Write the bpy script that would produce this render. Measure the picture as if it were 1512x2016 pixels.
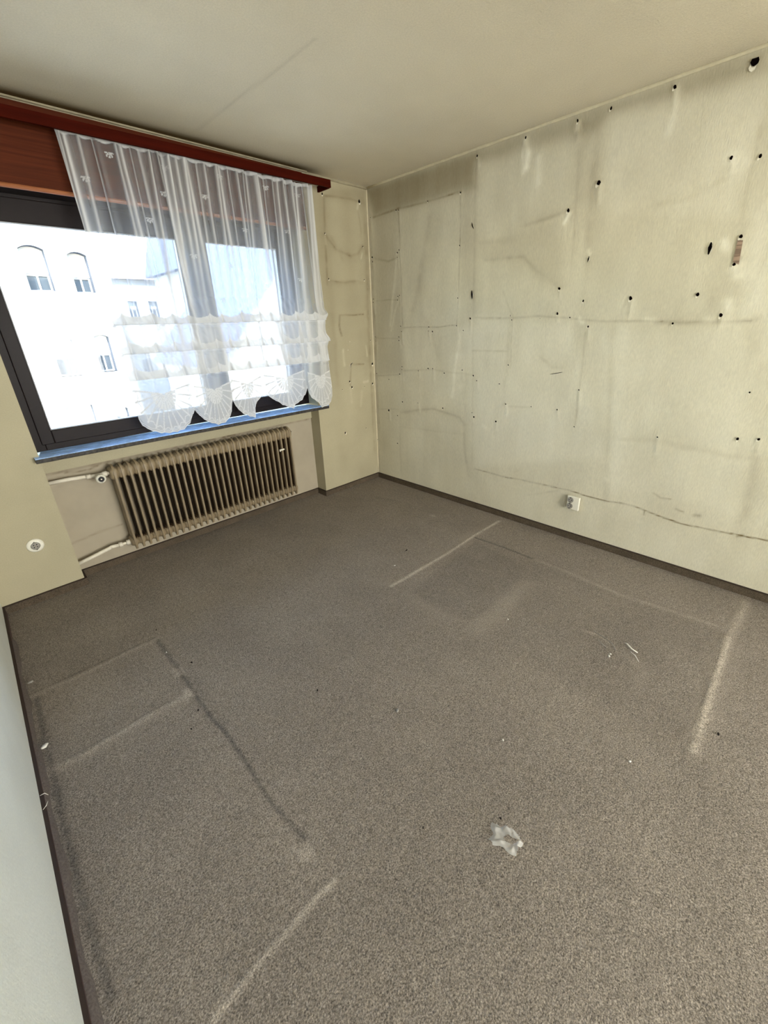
import bpy, bmesh, math, random
import numpy as np
from mathutils import Vector, Matrix
random.seed(7)
for o in list(bpy.data.objects): bpy.data.objects.remove(o)
S = bpy.context.scene
COL = S.collection

SKY, SUN, FILL, EXPO = 2.3, 12.0, 150.0, 0.85
C_WALL, C_LEFT, C_CEIL, C_CARP = (213, 206, 182), (216, 217, 209), (212, 201, 176), (142, 132, 121)

# ------------------------------------------------------------------ camera
cam_d = bpy.data.cameras.new('camera'); cam = bpy.data.objects.new('camera', cam_d); COL.objects.link(cam)
RR = ((0.7071510313147055, -0.7063409909507967, -0.03193467415200701),
      (0.2949386603957977, 0.2536262946539858, 0.9212409507094341),
      (0.6426107729523999, 0.6608752583980853, -0.38767936148676163))
m = Matrix((RR[0], RR[1], [-a for a in RR[2]])).transposed().to_4x4()
m.translation = (-2.75883, -2.96034, 1.48659)
cam.matrix_world = m
cam_d.sensor_fit = 'VERTICAL'; cam_d.sensor_height = 36.0; cam_d.sensor_width = 27.0
cam_d.lens = 808.05 / 2016 * 36.0
cam_d.shift_x = -6.88 / 2016; cam_d.shift_y = -33.58 / 2016
cam_d.clip_start = 0.02; cam_d.clip_end = 200
S.camera = cam

# ------------------------------------------------------------------ light
W = bpy.data.worlds.new('world'); S.world = W; W.use_nodes = True
nt = W.node_tree; nt.nodes.clear()
sky = nt.nodes.new('ShaderNodeTexSky'); sky.sky_type = 'NISHITA'; sky.sun_disc = False
sky.sun_elevation = math.radians(42); sky.sun_rotation = math.radians(205); sky.air_density = 1.0; sky.dust_density = 0.3
bg = nt.nodes.new('ShaderNodeBackground'); bg.inputs[1].default_value = SKY
wo = nt.nodes.new('ShaderNodeOutputWorld')
nt.links.new(sky.outputs[0], bg.inputs[0]); nt.links.new(bg.outputs[0], wo.inputs[0])
sd = bpy.data.lights.new('sun', 'SUN'); sd.energy = SUN; sd.angle = math.radians(0.6); sd.color = (1, .97, .92)
so = bpy.data.objects.new('sun', sd); COL.objects.link(so)
so.rotation_euler = Vector((.42, .72, -.62)).to_track_quat('-Z', 'Y').to_euler(); so.location = (-6, -8, 12)
# fill light added behind the camera, in a made-up closed hallway
ad = bpy.data.lights.new('rear_fill', 'AREA'); ad.shape = 'RECTANGLE'; ad.size = 2.0; ad.size_y = 1.9
ad.energy = FILL; ad.color = (1.0, .985, .96)
ao = bpy.data.objects.new('rear_fill', ad); COL.objects.link(ao)
ao.location = (-1.55, -7.2, 1.25); ao.rotation_euler = (math.radians(90), 0, 0)
S.view_settings.view_transform = 'Standard'; S.view_settings.look = 'None'
S.view_settings.exposure = EXPO; S.view_settings.gamma = 1.0; S.view_settings.use_curve_mapping = False

# ------------------------------------------------------------------ helpers
def lin(r, g, b):
    f = lambda c: (c/255/12.92) if c/255 <= .04045 else ((c/255+.055)/1.055)**2.4
    return (f(r), f(g), f(b), 1)

def mat(name, col, rough=.7, metal=0.0, bump=None, vary=None, attr=None, spec=.3, coat=0):
    """bump=(scale xyz, strength, distance); vary=(scale xyz, dark, light); attr = tone attribute multiplied into the colour"""
    M = bpy.data.materials.new(name); M.use_nodes = True
    N = M.node_tree.nodes; L = M.node_tree.links; B = N['Principled BSDF']
    B.inputs['Roughness'].default_value = rough; B.inputs['Metallic'].default_value = metal
    B.inputs['Specular IOR Level'].default_value = spec
    if coat: B.inputs['Coat Weight'].default_value = coat
    tc = N.new('ShaderNodeTexCoord')
    c = N.new('ShaderNodeRGB'); c.outputs[0].default_value = col; out = c.outputs[0]
    def noise(sc, detail=3.0):
        mp = N.new('ShaderNodeMapping'); mp.inputs['Scale'].default_value = sc
        L.new(tc.outputs['Object'], mp.inputs[0])
        t = N.new('ShaderNodeTexNoise'); t.inputs['Scale'].default_value = 1.0; t.inputs['Detail'].default_value = detail
        t.inputs['Roughness'].default_value = .6
        L.new(mp.outputs[0], t.inputs['Vector']); return t.outputs['Fac']
    def mul(a, b):
        x = N.new('ShaderNodeMix'); x.data_type = 'RGBA'; x.blend_type = 'MULTIPLY'; x.inputs[0].default_value = 1
        L.new(a, x.inputs[6]); L.new(b, x.inputs[7]); return x.outputs[2]
    for v in (vary or []):
        sc, dk, lt = v[:3]; lo, hi = v[3:5] if len(v) > 3 else (.35, .65)
        r = N.new('ShaderNodeMapRange'); r.inputs[1].default_value = lo; r.inputs[2].default_value = hi
        r.inputs[3].default_value = dk; r.inputs[4].default_value = lt
        L.new(noise(sc), r.inputs[0])
        cc = N.new('ShaderNodeCombineColor')
        for i in range(3): L.new(r.outputs[0], cc.inputs[i])
        out = mul(out, cc.outputs[0])
    if attr:
        a = N.new('ShaderNodeAttribute'); a.attribute_name = attr
        out = mul(out, a.outputs['Color'])
    L.new(out, B.inputs['Base Color'])
    prev = None
    for b in (bump or []):
        bn = N.new('ShaderNodeBump'); bn.inputs['Strength'].default_value = b[1]; bn.inputs['Distance'].default_value = b[2]
        L.new(noise(b[0], 4.0), bn.inputs['Height'])
        if prev: L.new(prev, bn.inputs['Normal'])
        prev = bn.outputs[0]
    if prev: L.new(prev, B.inputs['Normal'])
    return M

def obj(name, me, parent=None, mats=(), smooth=False, **props):
    o = bpy.data.objects.new(name, me); COL.objects.link(o)
    for x in mats: me.materials.append(x)
    if smooth:
        for p in me.polygons: p.use_smooth = True
    if parent is not None: o.parent = parent
    for k, v in props.items(): o[k] = v
    return o

def empty(name, loc=(0, 0, 0), **props):
    o = bpy.data.objects.new(name, None); COL.objects.link(o); o.location = loc; o.empty_display_size = .05
    for k, v in props.items(): o[k] = v
    return o

def bm_box(bm, x0, x1, y0, y1, z0, z1, mi=0):
    vs = [bm.verts.new((x, y, z)) for x in (x0, x1) for y in (y0, y1) for z in (z0, z1)]
    for f in ((0, 1, 3, 2), (4, 6, 7, 5), (0, 4, 5, 1), (2, 3, 7, 6), (0, 2, 6, 4), (1, 5, 7, 3)):
        bm.faces.new([vs[i] for i in f]).material_index = mi
    return vs

def bm_mesh(bm, name='mesh', bevel=0, seg=2):
    bmesh.ops.recalc_face_normals(bm, faces=bm.faces[:])
    if bevel:
        bmesh.ops.bevel(bm, geom=bm.edges[:], offset=bevel, segments=seg, affect='EDGES', profile=.5, clamp_overlap=True)
    me = bpy.data.meshes.new(name); bm.to_mesh(me); bm.free(); return me

def box(name, x0, x1, y0, y1, z0, z1, m_, parent=None, bevel=0, **props):
    bm = bmesh.new()
    o = parent.location if parent is not None else Vector((0, 0, 0))
    bm_box(bm, x0-o[0], x1-o[0], y0-o[1], y1-o[1], z0-o[2], z1-o[2])
    return obj(name, bm_mesh(bm, name, bevel), parent, [m_], **props)

def bm_tube(bm, pts, r, n=12, caps=True, mi=0):
    """round tube through the points; r is a number or a list"""
    pts = [Vector(p) for p in pts]; rs = r if isinstance(r, (list, tuple)) else [r]*len(pts)
    rings = []
    for i, p in enumerate(pts):
        d = (pts[min(i+1, len(pts)-1)] - pts[max(i-1, 0)]).normalized()
        a = Vector((0, 0, 1)) if abs(d.z) < .9 else Vector((1, 0, 0))
        u = d.cross(a).normalized(); v = d.cross(u).normalized()
        rings.append([bm.verts.new(p + (u*math.cos(t) + v*math.sin(t))*rs[i]) for t in [2*math.pi*k/n for k in range(n)]])
    for A, B in zip(rings, rings[1:]):
        for k in range(n): bm.faces.new((A[k], A[(k+1) % n], B[(k+1) % n], B[k])).material_index = mi
    if caps:
        bm.faces.new(rings[0]).material_index = mi; bm.faces.new(rings[-1][::-1]).material_index = mi

def noise2(u, v, seed=0):
    r = np.random.RandomState(seed).rand(64, 64)
    iu = np.floor(u).astype(int); iv = np.floor(v).astype(int); fu = u-iu; fv = v-iv
    fu = fu*fu*(3-2*fu); fv = fv*fv*(3-2*fv)
    g = lambda a, b: r[a % 64, b % 64]
    return (g(iu, iv)*(1-fu)*(1-fv)+g(iu+1, iv)*fu*(1-fv)+g(iu, iv+1)*(1-fu)*fv+g(iu+1, iv+1)*fu*fv)*2-1

def seg_dist(U, V, pts):
    best = np.full(U.shape, 1e9)
    for (a, b), (c, d) in zip(pts, pts[1:]):
        du, dv = c-a, d-b; L2 = du*du+dv*dv+1e-12
        t = np.clip(((U-a)*du+(V-b)*dv)/L2, 0, 1)
        best = np.minimum(best, (U-a-t*du)**2+(V-b-t*dv)**2)
    return np.sqrt(best)

def in_poly(U, V, pts, soft):
    ins = np.zeros(U.shape, bool); n = len(pts)
    for i in range(n):
        (a, b), (c, d) = pts[i], pts[(i+1) % n]
        cond = ((b > V) != (d > V)) & (U < (c-a)*(V-b)/((d-b) if d != b else 1e-9)+a)
        ins ^= cond
    D = seg_dist(U, V, list(pts)+[pts[0]])
    return 1/(1+np.exp(-np.where(ins, D, -D)/soft))

def tone_field(U, V, lines, polys, soft=.012, wob=.0, rag=1.0):
    """returns signed tone of stains and crease shading and relief in metres"""
    T = np.zeros(U.shape); Hh = np.zeros(U.shape); TN = np.zeros(U.shape)
    wu = U+noise2(U*9, V*9, 3)*wob; wv = V+noise2(U*9+30, V*9+11, 4)*wob
    for pts, w, a in lines:
        lo = (min(p[0] for p in pts)-9*w-.02, min(p[1] for p in pts)-9*w-.02)
        hi = (max(p[0] for p in pts)+9*w+.02, max(p[1] for p in pts)+9*w+.02)
        m_ = (U > lo[0]) & (U < hi[0]) & (V > lo[1]) & (V < hi[1])
        if not m_.any(): continue
        d = seg_dist(wu[m_], wv[m_], pts)
        g = np.exp(-.5*(d/w)**2)
        if w > .009 and a < 0 and rag > .9:      # painted crease shading: crisp on one side, a long soft fade on the other, tapering at the ends
            (p0, p1), (q0, q1) = pts[0], pts[-1]; L_ = math.hypot(q0-p0, q1-p1)+1e-9
            sd = ((wu[m_]-p0)*(q1-p1)-(wv[m_]-p1)*(q0-p0))/L_
            if abs(q0-p0) > abs(q1-p1) and q0 < p0: sd = sd
            tpar = np.clip(((wu[m_]-p0)*(q0-p0)+(wv[m_]-p1)*(q1-p1))/L_**2, 0, 1)
            g = .55*np.exp(-.5*(d/(.55*w))**2)*(.4+.6*np.sin(math.pi*np.clip(tpar*.9+.05, 0, 1)))+.45*np.where(sd > -.3*w, np.exp(-d/(2.2*w)), np.exp(-.5*(d/(.5*w))**2))
        br = (1+rag*(.5*noise2(U[m_]*26, V[m_]*26, 5)+.3*noise2(U[m_]*9, V[m_]*9, 6)))
        if a < 0: TN[m_] = np.minimum(TN[m_], a*g*br)+.35*np.maximum(TN[m_], a*g*br)*(TN[m_] < -.02)
        else: T[m_] = np.maximum(T[m_], a*g*br)
        Hh[m_] += (.0014 if a > 0 else -.0010)*min(1, abs(a)*4)*min(1, w/.01)*g
    TN *= np.where(TN < -.25, np.clip(1.05+.55*noise2(U*70, V*70, 8)+.4*noise2(U*23, V*23, 7), .25, 1.6), 1) if rag > .9 else 1
    T += TN
    for pts, a in polys: T += a*in_poly(wu, wv, pts, soft)
    return T, Hh

def grid_mesh(name, P, tone, boxes=()):
    """P: (n,m,3) points, tone (n,m,3) colour factor -> mesh with 'tone' attribute"""
    n, m_ = P.shape[:2]
    idx = np.arange(n*m_).reshape(n, m_)
    q = np.stack([idx[:-1, :-1], idx[1:, :-1], idx[1:, 1:], idx[:-1, 1:]], -1).reshape(-1, 4)
    V = P.reshape(-1, 3); C = tone.reshape(-1, 3)
    for (x0, x1, y0, y1, z0, z1) in boxes:
        b = len(V)
        vv = np.array([(x, y, z) for x in (x0, x1) for y in (y0, y1) for z in (z0, z1)])
        ff = np.array(((0, 1, 3, 2), (4, 6, 7, 5), (0, 4, 5, 1), (2, 3, 7, 6), (0, 2, 6, 4), (1, 5, 7, 3)))+b
        V = np.vstack([V, vv]); C = np.vstack([C, np.ones((8, 3))*.95]); q = np.vstack([q, ff])
    me = bpy.data.meshes.new(name)
    me.vertices.add(len(V)); me.vertices.foreach_set('co', V.astype(np.float32).ravel())
    me.loops.add(q.size); me.loops.foreach_set('vertex_index', q.astype(np.int32).ravel())
    me.polygons.add(len(q)); me.polygons.foreach_set('loop_start', np.arange(0, q.size, 4, dtype=np.int32))
    me.update(calc_edges=True); me.validate()
    sm = np.zeros(len(q), bool); sm[:(n-1)*(m_-1)] = True
    me.polygons.foreach_set('use_smooth', sm)
    a = me.color_attributes.new('tone', 'FLOAT_COLOR', 'POINT')
    a.data.foreach_set('color', np.hstack([C, np.ones((len(C), 1))]).astype(np.float32).ravel())
    return me

# ------------------------------------------------------------------ materials
WALLCOL = lin(*C_WALL)
M_paper = mat('old_cream_wallpaper', WALLCOL, .75, bump=[((230, 230, 40), .6, .002), ((420, 420, 160), .3, .001)],
              vary=[((230, 230, 40), .93, 1.05), ((2.2, 2.2, 1.8), .95, 1.04)], attr='tone')
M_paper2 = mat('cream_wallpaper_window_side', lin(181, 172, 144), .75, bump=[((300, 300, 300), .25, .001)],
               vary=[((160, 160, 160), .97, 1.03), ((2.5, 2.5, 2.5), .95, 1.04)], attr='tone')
M_left = mat('pale_woodchip_paper', lin(*C_LEFT), .8, bump=[((120, 120, 60), .5, .003), ((380, 380, 380), .3, .001)],
             vary=[((150, 150, 150), .96, 1.03), ((3, 3, 3), .96, 1.03)])
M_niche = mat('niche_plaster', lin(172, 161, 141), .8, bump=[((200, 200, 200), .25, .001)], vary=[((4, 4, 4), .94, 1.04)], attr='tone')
M_ceil = mat('rough_ceiling_paper', lin(*C_CEIL), .85, bump=[((95, 95, 95), .55, .004), ((260, 260, 260), .4, .002)],
             vary=[((150, 150, 150), .95, 1.04), ((1.5, 1.5, 1.5), .95, 1.03)], attr='tone')
M_carpet = mat('grey_brown_loop_carpet', lin(*C_CARP), .95, bump=[((190, 190, 190), .9, .006), ((420, 420, 420), .6, .003)],
               vary=[((230, 230, 230), .38, 1.6, .3, .7), ((420, 420, 420), .75, 1.25), ((60, 45, 60), .93, 1.07), ((2.2, 2.2, 2.2), .93, 1.06)], attr='tone', spec=.05)
M_base = mat('carpet_skirting', lin(92, 81, 68), .95, bump=[((260, 260, 260), .7, .003)], vary=[((190, 190, 190), .65, 1.3), ((12, 12, 12), .85, 1.1)], spec=.05)
M_cap = mat('dark_skirting_edge', lin(52, 38, 30), .6)
M_purple = mat('brown_plastic_skirting', lin(84, 64, 60), .6, vary=[((8, 8, 8), .85, 1.1)])
M_frame = mat('dark_brown_window_frame', lin(28, 20, 19), .45, bump=[((80, 8, 8), .05, .001)], vary=[((40, 6, 40), .9, 1.1)], spec=.15)
M_gasket = mat('grey_glazing_bead', lin(150, 150, 152), .4)
M_panel = mat('red_brown_shutter_panel', lin(80, 36, 18), .5, vary=[((2, 60, 90), .8, 1.15), ((4, 200, 200), .95, 1.05)], spec=.06)
M_val = mat('mahogany_valance', lin(60, 14, 5), .65, spec=.03, vary=[((3, 40, 60), .8, 1.2)])
M_marble = mat('grey_marble_sky_tint', lin(172, 206, 252), .35, vary=[((14, 30, 30), .72, 1.15, .4, .62), ((90, 90, 90), .85, 1.12)], spec=.6, bump=[((30, 30, 30), .03, .002)])  # blue sky reflection on the sill put into the stone colour
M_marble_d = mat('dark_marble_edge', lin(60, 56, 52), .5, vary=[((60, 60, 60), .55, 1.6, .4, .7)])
M_rad = mat('yellowed_radiator_enamel', lin(138, 122, 96), .42, vary=[((14, 14, 9), .82, 1.08), ((60, 60, 30), .93, 1.05)], attr='tone', spec=.45)
M_rad_in = mat('brown_gap_shade', lin(70, 50, 30), .6, vary=[((14, 14, 9), .8, 1.15)])  # dark brown standing in for the shade between radiator sections
M_pipe = mat('painted_pipe', lin(226, 218, 200), .45, vary=[((30, 30, 30), .92, 1.04)])
M_black = mat('black_plastic', lin(18, 16, 16), .45)
M_brass = mat('dull_metal', lin(140, 128, 105), .35, metal=.7)
M_plate = mat('ivory_plastic', lin(232, 228, 212), .35)
M_plate2 = mat('socket_inner_grey', lin(150, 145, 136), .45)
M_hole = mat('dark_hole', lin(14, 9, 8), .95, spec=0)
M_torn = mat('torn_paper_edge', lin(236, 230, 212), .85)
M_under = mat('old_wallpaper_layer', lin(150, 128, 110), .85, vary=[((6, 6, 75), .75, 1.3, .45, .55)])

# wall and floor marks, with painted crease shading and a daylight patch among them, in metres: (points, width, strength)
HOLES_R=[(-0.333,2.288,1.0),(-0.36,2.283,1.0),(-0.653,2.288,1.0),(-0.943,2.284,1.2),(-0.949,1.971,1.0),(-0.357,2.016,1.0),(-0.338,2.0,1.2),(-0.336,1.967,0.8),(-0.042,2.0,1.6),(-0.044,1.966,1.0),(-0.034,1.678,1.0),(-0.03,1.651,1.0),(-0.334,1.681,1.0),(-0.353,1.688,1.0),(-0.328,1.655,1.0),(-0.946,1.635,0.9),(-0.359,1.451,0.9),(-0.368,1.408,0.9),(-0.671,1.441,1.0),(-0.667,1.41,0.8),(-0.709,1.406,1.3),(-0.943,1.445,1.0),(-1.007,1.411,1.0),(-1.065,1.493,1.6),(-0.04,1.366,1.0),(-0.04,1.33,0.8),(-0.335,1.365,1.3),(-0.336,1.336,1.2),(-0.368,1.12,1.0),(-0.366,1.094,1.0),(-0.038,1.042,0.9),(-0.337,1.055,1.5),(-0.199,1.0,1.0),(-0.557,1.095,1.0),(-0.666,1.12,1.5),(-0.715,1.121,1.1),(-0.835,1.092,1.2),(-1.01,1.124,1.0),(-1.115,1.089,1.4),(-1.147,1.053,1.0),(-1.344,1.043,1.0),(0.0,0.997,1.0),(-0.365,0.812,1.4),(-0.553,0.822,0.8),(-0.828,0.807,1.4),(0.001,0.717,1.3),(-0.005,0.68,1.0),(-0.185,0.714,2.0),(-0.3,0.678,1.2),(-1.119,0.805,0.9),(-1.139,0.773,1.5),(-1.337,0.765,1.8),(-1.408,0.903,1.2),(-0.01,0.401,0.9),(-0.291,0.409,1.4),(-0.038,2.288,0.8),(-1.711,2.05,2.0),(-1.711,1.645,1.7),(-1.868,1.567,1.3),(-2.127,1.567,2.0),(-2.438,1.566,2.0),(-2.553,1.803,1.8),(-2.555,1.688,1.6),(-1.718,1.503,1.6),(-1.8,1.477,1.0),(-1.404,1.474,0.8),(-1.606,1.477,0.5),(-1.918,1.423,1.1),(-2.356,1.432,1.3),(-2.554,1.466,2.0),(-1.404,1.179,1.0),(-1.918,1.048,1.1),(-1.344,1.044,0.6),(-1.408,0.903,0.8),(-1.607,0.906,0.9),(-1.794,0.907,1.1),(-1.922,0.809,0.9),(-2.404,0.818,1.1),(-2.762,0.867,1.5),(-2.843,0.879,1.6),(-2.753,1.105,1.0),(-1.066,2.456,1.3),(-1.401,2.464,1.4),(-1.705,2.459,1.4),(-1.874,2.463,1.4),(-2.155,2.46,1.6),(-0.942,2.284,0.8),(-2.443,2.125,1.5),(-2.549,2.107,1.6),(-1.863,2.15,2.6),(-2.447,2.451,3.4)]
HOLES_P=[(-0.46,2.39,1.5),(-0.463,2.136,1.1),(-0.46,1.823,1.2),(-0.076,1.83,1.0),(-0.074,2.078,1.0),(-0.089,2.394,2.4),(-0.285,1.344,0.9),(-0.309,1.277,0.8),(-0.313,1.003,1.6),(-0.289,0.95,1.8),(-0.403,0.942,0.9),(-0.135,0.937,0.8),(-0.033,1.338,0.8),(-0.406,0.548,2.0),(-0.143,0.543,1.0),(-0.024,1.132,2.2),(-0.033,0.953,1.7)]
TEARS_R=[[(-1.045,2.096),(-1.051,2.075),(-1.064,2.052)],[(-1.068,1.678),(-1.075,1.619)],[(-2.443,1.794),(-2.442,1.74)],[(-1.867,1.8),(-1.861,1.77)],[(-1.798,1.151),(-1.717,1.132)],[(-1.389,1.508),(-1.394,1.493)]]
TEARS_P=[[(-0.257,1.166),(-0.287,1.148),(-0.294,1.116)]]
PATCH=[(-2.545,1.789),(-2.565,1.786),(-2.573,1.686),(-2.547,1.699)]
LINES_R=[([(-0.07,2.284),(-0.347,2.295),(-0.654,2.286),(-0.945,2.287)],0.006,-0.22),([(-0.347,2.292),(-0.362,2.059),(-0.366,1.77),(-0.375,1.46)],0.004,-0.28),([(-0.945,2.287),(-0.949,1.92),(-0.952,1.641),(-0.941,1.45)],0.004,-0.2),([(-0.392,1.44),(-0.672,1.44),(-0.922,1.447)],0.004,-0.25),([(-0.687,2.255),(-0.631,2.024),(-0.564,1.754),(-0.492,1.574)],0.035,-0.1),([(-1.056,2.464),(-1.07,1.967),(-1.09,1.412),(-1.146,0.353)],0.012,-0.08),([(-1.163,1.858),(-1.447,1.844),(-1.561,1.75),(-1.722,1.647)],0.014,-0.12),([(-1.115,1.967),(-1.366,1.945)],0.02,-0.05),([(-1.159,1.486),(-1.591,1.493),(-1.887,1.461),(-2.271,1.441),(-2.679,1.44)],0.006,-0.18),([(-2.272,1.436),(-2.562,1.439),(-2.697,1.444)],0.016,-0.13),([(-1.446,2.022),(-1.577,2.028),(-1.697,2.053)],0.016,-0.16),([(-2.162,2.0),(-2.283,1.999),(-2.432,2.05)],0.02,-0.09),([(-2.525,2.223),(-2.527,2.071),(-2.533,1.858)],0.012,-0.1),([(-2.639,1.531),(-2.666,1.719)],0.012,-0.06),([(-1.821,2.294),(-1.836,1.991),(-1.857,1.762)],0.03,-0.09),([(-1.718,2.408),(-1.752,2.078),(-1.767,1.771)],0.012,-0.07),([(-1.904,1.389),(-1.912,1.257),(-1.916,1.056),(-1.922,0.816)],0.005,-0.16),([(-2.056,1.402),(-2.115,0.964),(-2.192,0.353)],0.02,-0.07),([(-2.111,1.401),(-2.158,0.969),(-2.231,0.364)],0.03,0.05),([(-1.093,1.27),(-1.391,1.269)],0.005,-0.16),([(-1.639,1.233),(-1.716,1.181),(-1.785,1.175)],0.014,-0.12),([(-1.426,0.888),(-1.604,0.901)],0.006,-0.1),([(-1.318,1.651),(-1.409,1.489),(-1.421,1.157)],0.004,-0.14),([(-1.388,1.467),(-1.398,1.191),(-1.38,1.031)],0.02,-0.07),([(-0.344,0.713),(-0.706,0.787),(-1.0,0.75),(-1.053,0.691)],0.012,-0.16),([(-0.34,0.578),(-0.709,0.596),(-1.021,0.614)],0.01,-0.06),([(-1.038,0.701),(-1.057,0.512),(-1.11,0.277)],0.018,-0.11),([(-0.331,0.72),(-0.323,0.428),(-0.329,0.12)],0.01,-0.07),([(-0.035,1.022),(-0.321,1.048)],0.004,-0.14),([(-0.042,1.359),(-0.33,1.351)],0.004,-0.13),([(-0.061,1.665),(-0.339,1.658)],0.004,-0.13),([(-0.069,1.985),(-0.232,1.949),(-0.349,1.972)],0.012,-0.13),([(-0.385,1.086),(-0.702,1.111),(-0.834,1.102),(-1.104,1.093)],0.006,-0.12),([(-0.698,1.398),(-0.754,1.224)],0.02,-0.07),([(-0.038,0.71),(-0.312,0.737)],0.005,-0.08),([(-1.103,1.495),(-1.312,1.492)],0.005,-0.16),([(-2.666,1.418),(-2.768,1.233),(-2.777,1.037)],0.03,-0.05),([(-2.462,1.61),(-2.524,1.468)],0.04,-0.05),([(-2.148,0.77),(-2.422,0.798),(-2.714,0.772),(-2.902,0.782)],0.02,-0.08),([(-1.171,0.346),(-1.475,0.342),(-1.684,0.352),(-1.839,0.36)],0.006,-0.3),([(-1.82,0.355),(-1.948,0.361),(-2.054,0.352)],0.0045,-0.6),([(-2.054,0.352),(-2.186,0.351),(-2.278,0.36)],0.005,-0.4),([(-2.278,0.36),(-2.368,0.358),(-2.471,0.34),(-2.62,0.327),(-2.766,0.337),(-2.902,0.34),(-3.009,0.351)],0.005,-0.55),([(-2.445,0.476),(-2.489,0.455),(-2.541,0.46)],0.006,-0.3),([(-2.578,0.408),(-2.618,0.4)],0.006,-0.3),([(-2.676,0.398),(-2.699,0.402)],0.007,-0.35),([(-2.423,0.343),(-2.428,0.316)],0.005,-0.4),([(-2.882,0.33),(-2.901,0.343)],0.007,-0.3),([(-2.851,0.812),(-2.884,0.507),(-2.874,0.317)],0.03,-0.1),([(-1.878,0.343),(-1.656,0.242)],0.006,-0.08),([(-0.979,1.231),(-0.989,1.001)],0.03,0.05),([(-0.972,1.378),(-0.935,1.115),(-0.917,0.914)],0.012,0.14),([(-0.321,1.993),(-0.29,1.775),(-0.247,1.584),(-0.229,1.463)],0.01,0.1),([(-0.339,1.658),(-0.295,1.582),(-0.24,1.422)],0.008,0.12),([(-1.4,2.455),(-1.423,2.39),(-1.415,2.318)],0.014,0.22),([(-1.491,2.349),(-1.5,2.225)],0.014,0.12),([(-1.38,2.424),(-1.4,2.296)],0.01,0.14),([(-2.158,2.453),(-2.163,2.378),(-2.159,2.292)],0.012,0.12),([(-1.714,2.035),(-1.691,1.989)],0.008,0.3),([(-1.704,2.444),(-1.705,2.422)],0.01,0.25),([(-2.441,2.131),(-2.502,2.104),(-2.48,2.081)],0.02,0.12),([(-2.491,1.792),(-2.509,1.758)],0.014,0.18),([(-2.562,1.678),(-2.578,1.644)],0.016,0.2),([(-2.563,1.524),(-2.589,1.454)],0.018,0.2),([(-2.495,1.457),(-2.518,1.449)],0.01,0.2),([(-2.219,1.452),(-2.257,1.449)],0.012,0.12),([(-1.852,1.832),(-1.863,1.813)],0.008,0.25),([(-1.856,1.467),(-1.874,1.45)],0.01,0.18),([(-1.229,0.716),(-1.248,0.703)],0.012,0.14),([(-2.17,0.509),(-2.178,0.494)],0.01,0.1)]
POLYS_R=[([(-0.005,2.49),(-2.48,2.484),(-2.499,2.406),(-2.166,2.414),(-1.868,2.441),(-1.801,2.386),(-1.059,2.424),(-1.067,2.286),(-0.945,2.287),(-0.07,2.295)],-0.13),([(-0.005,2.49),(-1.055,2.478),(-1.119,1.447),(-0.969,1.449),(-0.945,2.287),(-0.07,2.284)],-0.07),([(-1.686,2.438),(-1.845,2.433),(-1.86,2.151),(-1.838,2.062),(-1.737,2.081)],-0.06),([(-0.07,2.284),(-0.347,2.292),(-0.363,1.44),(-0.056,1.359)],-0.08),([(-0.056,1.359),(-0.375,1.44),(-0.384,1.065),(-0.056,1.023)],-0.08),([(-1.116,1.961),(-1.687,2.015),(-1.721,1.652),(-1.57,1.678),(-1.447,1.847),(-1.142,1.867)],-0.04),([(-1.012,1.518),(-1.814,1.434),(-2.138,0.641),(-1.146,0.353)],0.05),([(-1.99,1.374),(-2.666,1.418),(-2.83,0.46),(-2.202,0.446)],0.03),([(-2.571,1.891),(-2.619,1.921),(-2.734,1.461),(-2.631,1.442)],0.07),([(-1.87,2.431),(-2.487,2.377),(-2.504,2.237),(-2.494,1.904),(-1.888,2.006)],0.04),([(-2.402,1.878),(-2.58,1.85),(-2.621,1.442),(-2.493,1.469)],-0.03)]
LINES_P=[([(-0.448,2.382),(-0.177,2.398),(-0.059,2.386)],0.006,-0.12),([(-0.457,2.135),(-0.367,2.04),(-0.212,1.997),(-0.126,2.022),(-0.065,2.082)],0.014,-0.2),([(-0.4,2.113),(-0.31,1.99)],0.02,-0.1),([(-0.433,1.81),(-0.285,1.8),(-0.142,1.82)],0.01,-0.16),([(-0.455,1.798),(-0.085,1.81)],0.02,-0.07),([(-0.374,1.548),(-0.381,1.477),(-0.367,1.396)],0.007,-0.2),([(-0.374,1.556),(-0.103,1.561)],0.005,-0.2),([(-0.274,1.15),(-0.134,1.142)],0.005,-0.25),([(-0.286,1.147),(-0.302,0.962)],0.006,-0.14),([(-0.45,2.366),(-0.461,2.101),(-0.477,1.783)],0.008,-0.12),([(-0.036,2.39),(-0.023,2.104),(-0.043,1.635),(-0.053,1.117)],0.03,-0.12),([(-0.101,2.346),(-0.078,2.136)],0.01,-0.1),([(-0.444,1.557),(-0.448,0.98)],0.03,-0.06),([(-0.362,1.272),(-0.357,1.144)],0.008,0.15),([(-0.091,1.298),(-0.085,1.21)],0.006,0.2),([(-0.14,0.979),(-0.088,0.983)],0.008,0.15),([(-0.086,2.024),(-0.101,1.986)],0.005,0.2),([(-0.459,2.118),(-0.46,2.067)],0.008,0.15),([(-0.098,2.381),(-0.106,2.346)],0.008,0.25),([(-0.304,0.94),(-0.302,0.824)],0.01,0.1),([(-0.171,0.899),(-0.194,0.761)],0.008,0.1)]
POLYS_P=[([(-0.366,2.435),(-0.007,2.49),(-0.026,2.384),(-0.43,2.375)],-0.1),([(-0.499,2.39),(-0.43,2.375),(-0.417,1.557),(-0.55,0.816),(-0.605,0.825)],-0.06),([(-0.286,1.147),(-0.128,1.142),(-0.128,0.964),(-0.29,0.96)],0.04)]
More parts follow.
